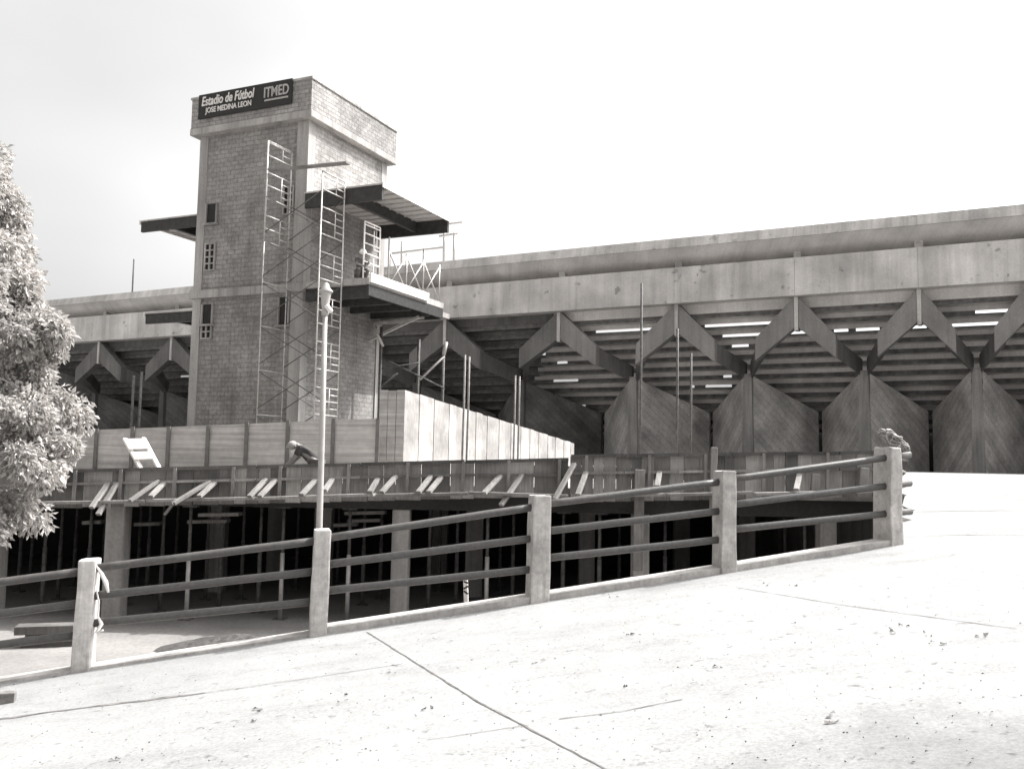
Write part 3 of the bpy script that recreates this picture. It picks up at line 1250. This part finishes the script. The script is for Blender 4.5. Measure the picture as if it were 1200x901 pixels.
tower = thing('brick_tower', 'tall block stair tower with overhanging parapet and dark canopies', 'tower', T(TW / 2, TL / 2, -.1))
FLZ = 6.0
m = MB()
tbox(m, .02, .09, .385, TL - .385, 9.2, 11.99)
lw = m.build('wall', M['limeblock'], tower)
lw['label'] = 'whitened block panel above the canopy'
m = MB()
tbox(m, .05, TW - .05, .05, TL - .05, -.1, 12.3)
m.build('wall', M['block'], tower)
for a0, a1, s0, s1 in ((0, .5, 0, .38), (TW - .38, TW, 0, .38), (0, .38, TL - .38, TL), (TW - .38, TW, TL - .38, TL)):
    m = MB()
    tbox(m, a0, a1, s0, s1, -.1, FLZ - .203)
    tbox(m, a0, a1, s0, s1, FLZ + .103, 11.99)
    m.build('pilaster', M['pil'], tower)
m = MB()
tbox(m, -.1, TW + .1, -.1, TL + .1, FLZ - .2, FLZ + .1)
m.build('floor_band', M['pil'], tower)
m = MB()
tbox(m, -.28, TW + .28, -.28, TL + .28, 12.0, 12.26)
m.bevel(.02, 1)
m.build('cornice', M['pil'], tower)
m = MB()
tbox(m, -.25, TW + .25, -.25, TL + .25, 12.263, 13.38)
m.build('parapet', M['brick'], tower)
m = MB()
tbox(m, -.29, TW + .29, -.29, TL + .29, 13.38, 13.46)
m.build('coping', M['pil'], tower)


def vent(a, z, w, h, nx, ny):
    m = MB()
    tbox(m, a - w / 2, a + w / 2, .044, .1, z - h / 2, z + h / 2)
    v_ = m.build('vent', M['dark'], tower)
    m = MB()
    for i in range(nx + 1):
        c = a - w / 2 + w * i / nx
        tbox(m, c - .03, c + .03, -.03, .02, z - h / 2 - .03, z + h / 2 + .03)
    for j in range(ny + 1):
        c = z - h / 2 + h * j / ny
        tbox(m, a - w / 2, a + w / 2, -.025, .015, c - .025, c + .025)
    m.build('grille', M['con'], v_)


vent(4.28, 7.35, .45, 1.0, 2, 4)
vent(4.28, 4.55, .45, .5, 2, 2)
vent(.78, 9.15, .42, 1.0, 2, 4)
for a, z, w, h in ((4.3, 9.0, .5, .75), (4.28, 5.2, .5, .75), (.8, 5.15, .45, 1.0)):
    m = MB()
    tbox(m, a - w / 2, a + w / 2, .044, .2, z - h / 2, z + h / 2)
    w_ = m.build('window', M['dark'], tower)
    m = MB()
    for q in (a - w / 2, a + w / 2):
        tbox(m, q - .03, q + .03, -.04, .03, z - h / 2, z + h / 2)
    tbox(m, a - w / 2 - .08, a + w / 2 + .08, -.10, .03, z - h / 2 - .07, z - h / 2 - .002)
    m.build('frame', M['con'], w_)


def canopy(name, a0, a1, s0, s1, z, th, mat_edge, mid, lab=None):
    sgn = 1 if a1 > a0 else -1
    m = MB()
    tbox(m, a0, a1 + sgn * .02, s0 - .04, s1 + .04, z, z + .05)
    c = m.build(name, M['sheet'], tower)
    if lab:
        c['label'] = lab
    # ribs of the sheet
    m = MB()
    tbox(m, a0 + sgn * .02, a1, s0, s0 + .12, z - th, z - .002)
    m.build('edge_beam', M['steel'], c)
    m = MB()
    tbox(m, a0 + sgn * .02, a1, s1 - .12, s1, z - th, z - .002)
    m.build('edge_beam', M['steel'], c)
    m = MB()
    for q in mid:
        aa = a0 + (a1 - a0) * q
        tbox(m, aa - .07, aa + .07, s0 + .122, s1 - .122, z - th * .8, z - .002)
    m.build('purlin', M['steel'], c)
    m = MB()
    n = 9
    for i in range(1, n):
        ss = s0 + (s1 - s0) * i / n
        tbox(m, a0 + sgn * .05, a1 - sgn * .02, ss - .02, ss + .02, z - .05, z - .003)
    m.build('sheet_rib', M['sheet'], c)
    m = MB()
    tbox(m, a1 + sgn * .022, a1 + sgn * .07, s0 - .04, s1 + .04, z - .1, z + .07)
    m.build('edge_trim', M['white'], c)
    return c


canopy('canopy', .0, -3.2, -.1, 4.75, 9.27, .52, None, (.55,), 'large dark steel canopy on the sunny side')
canopy('canopy', TW, TW + 2.78, .0, 5.2, 8.98, .40, None, (.5,), 'smaller upper canopy on the left side')
canopy('canopy', TW, TW + 2.3, .0, 4.4, 5.35, .38, None, (.5,), 'lower canopy on the left side')
# balcony on the right
m = MB()
tbox(m, -.11, -2.8, -.1, 5.2, FLZ - .12, FLZ + .1)
tbox(m, -.11, -1.8, 5.203, 7.6, FLZ - .12, FLZ + .08)  # rear slab added only to shade the tower's lower right face
bal = m.build('balcony', M['pil'], tower)
m = MB()
tbox(m, -2.803, -2.88, -.1, 3.9, FLZ - .05, FLZ + .26)
m.build('edge_board', M['white'], bal)
m = MB()
for s in (.05, 1.4, 2.8, 4.2, 5.0):
    tbox(m, -.1, -2.7, s, s + .14, FLZ - .55, FLZ - .122)
tbox(m, -2.703, -2.79, -.09, 5.19, FLZ - .5, FLZ - .123)
m.build('joist', M['steel'], bal)
m = MB()
m.bar(T(-.05, 4.2, 4.6), T(-2.3, 4.2, FLZ - .56), .10, .10)
m.build('bracket', M['pipe'], bal)
# sign with lettering
SGZ0, SGZ1 = 12.56, 13.48
sign = thing('sign_board', 'black sign board with pale lettering on the tower parapet', 'sign', T(2.7, -.3, SGZ0))
m = MB()
tbox(m, .55, 4.85, -.34, -.292, SGZ0, SGZ1)
m.build('board', M['signbd'], sign)


def text_mesh(name, body, size_w, a_left, s, z, h, mat, parent, shear=0.0):
    cu = bpy.data.curves.new(name, 'FONT')
    cu.body = body
    cu.extrude = .01
    cu.shear = shear
    cu.offset = .02
    tmp = bpy.data.objects.new(name, cu)
    col.objects.link(tmp)
    dg = bpy.context.evaluated_depsgraph_get()
    me = bpy.data.meshes.new_from_object(tmp.evaluated_get(dg))
    bpy.data.objects.remove(tmp)
    xs = [v.co.x for v in me.vertices]
    ys = [v.co.y for v in me.vertices]
    sx = size_w / (max(xs) - min(xs))
    sy = h / (max(ys) - min(ys))
    x0, y0 = min(xs), min(ys)
    off = root_loc(parent)
    for v in me.vertices:
        p = T(a_left, s, z) - fh * (v.co.x - x0) * sx + UP * (v.co.y - y0) * sy - rh * (v.co.z * 1.0)
        v.co = p - off
    o = bpy.data.objects.new(name, me)
    me.materials.clear()
    me.materials.append(mat)
    col.objects.link(o)
    o.parent = parent
    return o


text_mesh('lettering', 'Estadio de F\u00fatbol', 2.45, 4.68, -.35, 13.02, .36, M['letter'], sign, .15)
text_mesh('lettering', 'JOSE MEDINA LEON', 2.15, 4.5, -.35, 12.67, .27, M['letter'], sign)
text_mesh('lettering', 'ITMED', 1.1, 1.78, -.35, 12.93, .38, M['letterdim'], sign)
m = MB()
tbox(m, 1.75, .70, -.36, -.341, 12.79, 12.85)
m.build('underline', M['letterdim'], sign)


# ------------------------------------------------------------------ scaffolds
def frame_stack(m, base, ax, w, h, mod=1.5, r=.032, ladder=True, rungs=(.0, .45, .9)):
    """legs at base and base + ax*w, rungs across, a short inner ladder"""
    p0, p1 = Vector(base), Vector(base) + ax * w
    m.tube(p0, p0 + UP * h, r, seg=6)
    m.tube(p1, p1 + UP * h, r, seg=6)
    z = 0
    while z < h - .05:
        for q in rungs:
            if z + q < h:
                m.tube(p0 + UP * (z + q), p1 + UP * (z + q), r * .8, seg=6)
        if ladder:
            a = p0.lerp(p1, .62)
            m.tube(a + UP * (z + .0), a + UP * min(z + .9, h), r * .7, seg=6)
            for q in (.22, .68):
                if z + q < h:
                    m.tube(a + UP * (z + q), p1 + UP * (z + q), r * .7, seg=6)
        z += mod
    m.tube(p0 + UP * h, p1 + UP * h, r, seg=6)


sb1 = T(.55, -1.5, -.1)
sb2 = T(-1.72, -1.45, -.1)
t = thing('scaffold', 'tall pale tube scaffold round the near corner of the tower', 'scaffold', sb1)
m = MB()
frame_stack(m, sb1, rh, 1.3, 7.4, 1.5, .022, False, (.0,))
frame_stack(m, sb1 + UP * 7.4, rh, 1.3, 3.5)
m.build('frame', M['pipe'], t)
m = MB()
frame_stack(m, sb2, rh, 1.3, 9.6, r=.028)
m.build('frame', M['pipe'], t)
m = MB()
for z in np.arange(.2, 8.8, 1.5):
    for e in (0, 1.3):
        a0, a1 = sb1 + rh * e, sb2 + rh * e
        m.tube(a0 + UP * z, a1 + UP * (z + 1.25), .018, seg=5)
        m.tube(a1 + UP * z, a0 + UP * (z + 1.25), .018, seg=5)
m.build('cross_brace', M['greypipe'], t)
m = MB()
a = sb1 + UP * 9.75
m.bar(sb1 - rh * .0 - fh * .1 + UP * 9.85, sb2 - fh * 1.0 + UP * 9.75, .25, .05)
m.build('plank', M['ply'], t)
# small scaffold on the balcony
b0 = T(-2.25, .35, FLZ + .1)
t = thing('scaffold', 'small white tube scaffold standing on the tower balcony', 'scaffold', b0)
m = MB()
frame_stack(m, b0, rh, 1.0, 2.1, 1.0, .03, True, (0, .35, .7))
m.build('frame', M['white'], t)
# braced scaffold behind on the balcony's far end
b0 = T(-2.3, 1.9, FLZ + .1)
t = thing('scaffold', 'crossed scaffold tubes behind the balcony in front of the fascia', 'scaffold', b0)
for k in range(4):
    m = MB()
    q = b0 + rh * 1.05 * k - fh * .12 * k
    m.tube(q, q + UP * (1.5 if k % 2 else 1.9), .035, seg=6)
    m.build('upright', M['pipe'], t)
m = MB()
for k in range(3):
    q0, q1 = b0 + rh * 1.05 * k - fh * .12 * k, b0 + rh * 1.05 * (k + 1) - fh * .12 * (k + 1)
    m.tube(q0 + UP * .1, q1 + UP * 1.4, .03, seg=6)
    m.tube(q0 + UP * 1.4, q1 + UP * .1, .03, seg=6)
m.build('cross_brace', M['pipe'], t)
# scaffold in the shade below the balcony
D0 = 35.5
b0 = Vector((X(470, D0), D0, -.1))
t = thing('scaffold', 'dark scaffold in the shade beneath the balcony beside white boards', 'scaffold', b0)
for px, y in ((447, 383), (491, 398), (520, 404)):
    m = MB()
    a = at(px, y, D0)
    m.tube(Vector((a.x, D0, -.1)), a, .06, seg=7)
    m.build('upright', M['greypipe'], t)
for (x0, y0), (x1, y1), r_, mt in (((437, 379), (497, 371), .10, 'con'), ((435, 377), (449, 406), .06, 'pipe'), ((492, 445), (521, 417), .045, 'pipe'),
                                   ((447, 452), (466, 437), .04, 'greypipe'), ((449, 420), (521, 455), .03, 'greypipe'), ((447, 432), (491, 425), .03, 'greypipe'), ((520, 416), (523, 401), .075, 'pipe')):
    m = MB()
    m.tube(at(x0, y0, D0 - .08), at(x1, y1, D0 - .08), r_, seg=7)
    m.build('brace', M[mt], t)

# rods rising from the deck
rods = [(752, 332, 545, 24, .032, 'greypipe', 'tallest dark steel rod before the grandstand fascia'),
        (545, 416, 545, 24.5, .03, 'rodpipe', 'left rod of the taller pale pair before the white boards'),
        (550, 418, 545, 24.7, .03, 'rodpipe', 'right rod of the taller pale pair before the white boards'),
        (604, 440, 545, 24.5, .025, 'rodpipe', 'left rod of the shorter pale pair at the low white boards'),
        (609, 441, 545, 24.7, .025, 'rodpipe', 'right rod of the shorter pale pair at the low white boards'),
        (794, 385, 545, 24.5, .035, 'greypipe', 'grey rod right of the tallest dark rod, taller of two'),
        (810, 414, 545, 24.5, .03, 'greypipe', 'grey rod right of the tallest dark rod, shorter of two'),
        (157, 440, 545, 30.5, .05, 'greypipe', 'dim rod behind the barricade left of the tower, left of two'),
        (166, 436, 545, 30.5, .05, 'greypipe', 'dim rod behind the barricade left of the tower, right of two')]
for px, y0, y1, D, r_, mt, lab in rods:
    a = at(px, y0, D)
    m = MB()
    m.chain([Vector((a.x - .02, D, DK if D < 30 else PLATEAU)), Vector((a.x, D, a.z * .5)), a], r_, 6)
    tag(m.build('steel_rod', M[mt]), lab, 'rod', 'steel rods standing on the deck')


# ------------------------------------------------------------------ people
def skin_body(name, J, E, mat, parent, sub=2, rootj=0):
    off = root_loc(parent)
    me = bpy.data.meshes.new(name)
    keys = list(J)
    me.from_pydata([Vector(J[k][0]) - off for k in keys], [(keys.index(a), keys.index(b)) for a, b in E], [])
    o = bpy.data.objects.new(name, me)
    col.objects.link(o)
    me.skin_vertices or None
    md = o.modifiers.new('skin', 'SKIN')
    bm = bmesh.new()
    bm.from_mesh(me)
    sl = bm.verts.layers.skin.verify()
    for v, k in zip(bm.verts, keys):
        r = J[k][1]
        v[sl].radius = (r, r) if not isinstance(r, tuple) else r
        v[sl].use_root = (k == keys[rootj])
    bm.to_mesh(me)
    bm.free()
    md.use_smooth_shade = True
    s = o.modifiers.new('sub', 'SUBSURF')
    s.levels = s.render_levels = sub
    dg = bpy.context.evaluated_depsgraph_get()
    nm = bpy.data.meshes.new_from_object(o.evaluated_get(dg))
    o.modifiers.clear()
    o.data = nm
    nm.name = name
    nm.materials.clear()
    nm.materials.append(mat)
    o.parent = parent
    return o


def worker(root, P, face, lab, shirt, helmet):
    """P: dict of joint positions (pelvis, chest, neck, head, elbows, hands, knees, feet); face: where the head looks"""
    t = thing('person', lab, 'person', root)
    J = {'pelvis': (P['pelvis'], .13), 'waist': (P['pelvis'].lerp(P['chest'], .45), .125), 'chest': (P['chest'], .15), 'neck': (P['neck'], .06), 'head': (P['head'], .085),
         'crown': (P['head'] + (P['head'] - P['neck']).normalized() * .09, .08)}
    E = [('pelvis', 'waist'), ('waist', 'chest'), ('chest', 'neck'), ('neck', 'head'), ('head', 'crown')]
    for s in 'lr':
        J['sh' + s] = (P['sh' + s], .07)
        J['el' + s] = (P['el' + s], .045)
        J['wr' + s] = (P['ha' + s], .03)
        d = (P['ha' + s] - P['el' + s]).normalized()
        pal = P['ha' + s] + d * .07
        J['pa' + s] = (pal, .035)
        E += [('chest', 'sh' + s), ('sh' + s, 'el' + s), ('el' + s, 'wr' + s), ('wr' + s, 'pa' + s)]
        side = d.cross(face)
        side = side.normalized() if side.length > .1 else d.orthogonal()
        for k in range(4):
            b_ = pal + side * (.012 + .018 * (k - 2)) + d * .04
            J['f%s%d' % (s, k)] = (b_, .010)
            J['g%s%d' % (s, k)] = (b_ + d * (.04 - .006 * abs(k - 1)) + face * .012, .008)
            E += [('pa' + s, 'f%s%d' % (s, k)), ('f%s%d' % (s, k), 'g%s%d' % (s, k))]
        J['t' + s] = (P['ha' + s] + d * .03 + side * .045, .011)
        J['u' + s] = (P['ha' + s] + d * .075 + side * .055, .009)
        E += [('wr' + s, 't' + s), ('t' + s, 'u' + s)]
        J['hp' + s] = (P['hp' + s], .10)
        J['kn' + s] = (P['kn' + s], .07)
        J['an' + s] = (P['an' + s], .045)
        J['to' + s] = (P['an' + s] + face.normalized() * .17 - UP * .03, .04)
        E += [('pelvis', 'hp' + s), ('hp' + s, 'kn' + s), ('kn' + s, 'an' + s), ('an' + s, 'to' + s)]
    body = skin_body('body', J, E, M['skin'], t)
    # clothes
    ks = ['pelvis', 'waist', 'chest', 'shl', 'ell', 'shr', 'elr']
    C_ = {k: (J[k][0], J[k][1] * 1.1 + .004) for k in ks}
    C_['nk'] = (P['neck'].lerp(P['chest'], .4), .09)
    for s in 'lr':
        C_['ell' if s == 'l' else 'elr'] = (P['sh' + s].lerp(P['el' + s], .9), .06)
    skin_body('shirt', C_, [('pelvis', 'waist'), ('waist', 'chest'), ('chest', 'nk'), ('chest', 'shl'), ('shl', 'ell'), ('chest', 'shr'), ('shr', 'elr')], M[shirt], t)
    D_ = {'pelvis': (P['pelvis'], .15)}
    ed = []
    for s in 'lr':
        D_['hp' + s] = (P['hp' + s], .115)
        D_['kn' + s] = (P['kn' + s], .08)
        D_['an' + s] = (P['an' + s] + UP * .03, .062)
        ed += [('pelvis', 'hp' + s), ('hp' + s, 'kn' + s), ('kn' + s, 'an' + s)]
    skin_body('trousers', D_, ed, M['trouser'], t)
    m = MB()
    up = (P['head'] - P['neck']).normalized()
    hc = P['head'] + up * .06
    k_ = 1 if helmet else .86
    m.sphere(hc, .125 * k_, 1.0, 1.0, .85)
    m.sphere(hc - up * .03 + face * .05, .14 * k_, 1, 1, .18)
    m.build('hard_hat' if helmet else 'cap', M['white'] if helmet else M['capcloth'], t)
    # nose, ears
    m = MB()
    f = face.normalized()
    m.sphere(P['head'] + f * .095, .02, sub=1)
    sd = f.cross(up).normalized()
    m.sphere(P['head'] + sd * .085, .024, sub=1)
    m.sphere(P['head'] - sd * .085, .024, sub=1)
    m.build('face', M['skin'], t)
    return t


# bending worker on the deck, facing left
hip = at(371, 541, 18.75)
hip.z += -.02
LX, LY = Vector((-1, 0, 0)), Vector((0, 1, 0))
ch = at(356, 527, 18.75)
P = dict(pelvis=hip, chest=ch, neck=ch + Vector((-.10, 0, .07)), head=ch + Vector((-.17, -.01, .08)),
         shl=ch + Vector((-.03, -.19, .02)), shr=ch + Vector((-.03, .19, .02)),
         ell=ch + Vector((-.13, -.2, -.14)), elr=ch + Vector((-.14, .2, -.14)), hal=ch + Vector((-.25, -.17, -.26)), har=ch + Vector((-.25, .18, -.26)),
         hpl=hip + Vector((0, -.10, -.05)), hpr=hip + Vector((0, .10, -.05)))
# deck is at -.10: kneel
zf = DK
P['knl'] = Vector((hip.x - .22, hip.y - .12, zf + .09))
P['knr'] = Vector((hip.x - .22, hip.y + .12, zf + .09))
P['anl'] = Vector((hip.x + .20, hip.y - .12, zf + .07))
P['anr'] = Vector((hip.x + .20, hip.y + .12, zf + .07))
if hip.z < zf + .3:
    dz = zf + .26 - hip.z
    for k in list(P):
        if k[:2] not in ('kn', 'an'):
            P[k] = P[k] + UP * dz * .6
worker(Vector((hip.x, hip.y, zf)), P, Vector((-.75, 0, -.5)).normalized(), 'stooping worker in dark shirt and pale cap on the deck edge', 'shirt', False)

# squatting worker on the balcony with a white hard hat
hip = T(-1.95, .6, FLZ + .1 + .32)
fw = (rh * -.6 - fh * .8).normalized()
sdv = Vector((-fw.y, fw.x, 0))
ch = hip + fw * .12 + UP * .40
P = dict(pelvis=hip, chest=ch, neck=ch + fw * .05 + UP * .16, head=ch + fw * .09 + UP * .27,
         shl=ch + sdv * .18 + UP * .06, shr=ch - sdv * .18 + UP * .06, ell=ch + sdv * .24 + fw * .18 - UP * .13, elr=ch - sdv * .24 + fw * .18 - UP * .13,
         hal=ch + sdv * .12 + fw * .38 - UP * .2, har=ch - sdv * .12 + fw * .38 - UP * .2, hpl=hip + sdv * .1, hpr=hip - sdv * .1,
         knl=hip + sdv * .17 + fw * .36 + UP * .12, knr=hip - sdv * .17 + fw * .36 + UP * .12,
         anl=hip + sdv * .14 + fw * .12 - UP * .25, anr=hip - sdv * .14 + fw * .12 - UP * .25)
worker(Vector((hip.x, hip.y, FLZ + .1)), P, (fw - UP * .2).normalized(), 'squatting worker in a white hard hat on the tower balcony', 'trouser', True)

# ------------------------------------------------------------------ tree
tc = Vector((-7.9, 12.6, PIT))
tree = thing('tree', 'pale leafy tree overhanging the railing at the left edge', 'tree', tc)
tips = []
m = MB()
m.chain([tc, tc + Vector((.1, .05, 1.5)), tc + Vector((.05, .1, 3.0)), tc + Vector((-.1, .05, 5.0)), tc + Vector((-.2, 0, 7.2))], [.2, .16, .14, .09, .03], 9)
tr = random.Random(3)
cent = tc + Vector((-.1, 0, 4.7))


def outline(z):
    """crown radius as a function of height above the floor"""
    pts_ = [(1.9, .2), (2.14, .6), (2.37, 1.05), (3.04, 1.75), (3.45, 1.5), (3.76, 1.8), (4.2, 1.4), (4.81, 1.95), (5.29, 1.5), (5.64, 1.3), (6.0, 1.05), (6.57, .95), (7.2, .6), (8.0, .2)]
    for (a, ra), (b, rb) in zip(pts_, pts_[1:]):
        if a <= z <= b:
            return ra + (rb - ra) * (z - a) / (b - a)
    return 0


for k in range(265):
    z = tr.uniform(2.0, 7.9)
    a = tr.uniform(0, 6.283)
    r = outline(z) * (tr.random() ** .35) * tr.uniform(.82, 1.06)
    tip = tc + Vector((r * math.cos(a), r * math.sin(a), z))
    tips.append(tip)
    if k % 6 == 0 and r < outline(z) * .8:
        st = tc + Vector((0, .05, max(1.4, z - .5 * r - .3)))
        mid = st.lerp(tip, .55) + Vector((0, 0, .12))
        m.chain([st, mid, tip], [.045, .025, .008], 5)
m.build('trunk', M['bark'], tree)
for bx_, by_, n_, sg_ in ((96, 392, 9, .13), (70, 372, 7, .16), (84, 482, 9, .14), (84, 545, 9, .14), (52, 345, 7, .14), (30, 285, 6, .12),
                          (12, 225, 6, .12), (42, 600, 8, .13), (20, 618, 5, .1), (60, 440, 6, .14), (60, 510, 8, .16)):
    for k in range(n_):
        tips.append(at(bx_ - 36, by_, 12.5) + Vector((tr.gauss(0, sg_), tr.gauss(0, .3), tr.gauss(0, sg_))))
V, Fc = [], []
for tip in tips:
    rad = tr.uniform(.10, .30)
    for k in range(int(tr.uniform(1300, 2600) * rad)):
        d = Vector((tr.gauss(0, 1), tr.gauss(0, 1), tr.gauss(0, .8)))
        d = d.normalized() * rad * tr.random() ** .4
        c = tip + d
        out = (d.normalized() * .6 + Vector((tr.gauss(0, .45), tr.gauss(0, .45), -.55 + tr.gauss(0, .4)))).normalized()
        L = tr.choice((.045, .06, .075, .09, .115)) * tr.uniform(.85, 1.15)
        W = L * tr.uniform(.4, .6)
        sd = out.cross(Vector((tr.gauss(0, 1), tr.gauss(0, 1), tr.gauss(0, 1))))
        if sd.length < .05:
            continue
        sd.normalize()
        nn = sd.cross(out) * L * .14
        b = len(V)
        c = c - tc
        V += [c, c + out * L * .45 + sd * W / 2 + nn, c + out * L, c + out * L * .45 - sd * W / 2 + nn]
        Fc.append((b, b + 1, b + 2, b + 3))
me = bpy.data.meshes.new('crown')
me.from_pydata(V, [], Fc)
me.materials.append(M['leaf'])
o = bpy.data.objects.new('crown', me)
col.objects.link(o)
o.parent = tree

# ------------------------------------------------------------------ light
SUN_AZ = Vector((.93, .37))       # towards the sun, plan
SUN_EL = R(52)
sv = Vector((SUN_AZ.x, SUN_AZ.y, 0)).normalized() * math.cos(SUN_EL) + UP * math.sin(SUN_EL)
ld = bpy.data.lights.new('sun', 'SUN')
ld.energy = 3.2
ld.angle = R(.55)
ld.color = (1, .985, .96)
lo = bpy.data.objects.new('sun', ld)
col.objects.link(lo)
lo.rotation_euler = (-sv).to_track_quat('-Z', 'Y').to_euler()
w = bpy.data.worlds.new('World')
scene.world = w
w.use_nodes = True
nt = w.node_tree
bg = nt.nodes['Background']
sky = nt.nodes.new('ShaderNodeTexSky')
sky.sky_type = 'NISHITA'
sky.sun_disc = False
sky.sun_elevation = SUN_EL
sky.sun_rotation = math.atan2(SUN_AZ.x, SUN_AZ.y)
sky.air_density = 1.3
sky.dust_density = 8
sky.ozone_density = 1
bwn = nt.nodes.new('ShaderNodeRGBToBW')          # black-and-white photograph
nt.links.new(sky.outputs['Color'], bwn.inputs['Color'])
tcw = nt.nodes.new('ShaderNodeTexCoord').outputs['Generated']
cl = noise(nt, tcw, 2.0, 3, (1, 1, 2.0), .5)
cv_ = mul(nt, bwn.outputs['Val'], ramp(nt, cl, .35, .7, 1.0, 1.25))
nt.links.new(cv_, bg.inputs['Color'])
bg.inputs['Strength'].default_value = .15
vs = scene.view_settings
vs.view_transform = 'Standard'
vs.look = 'None'
vs.gamma = 1
vs.use_curve_mapping = False
vs.exposure = 1.2
scene.cycles.max_bounces = 6
scene.cycles.diffuse_bounces = 3
scene.cycles.use_adaptive_sampling = True
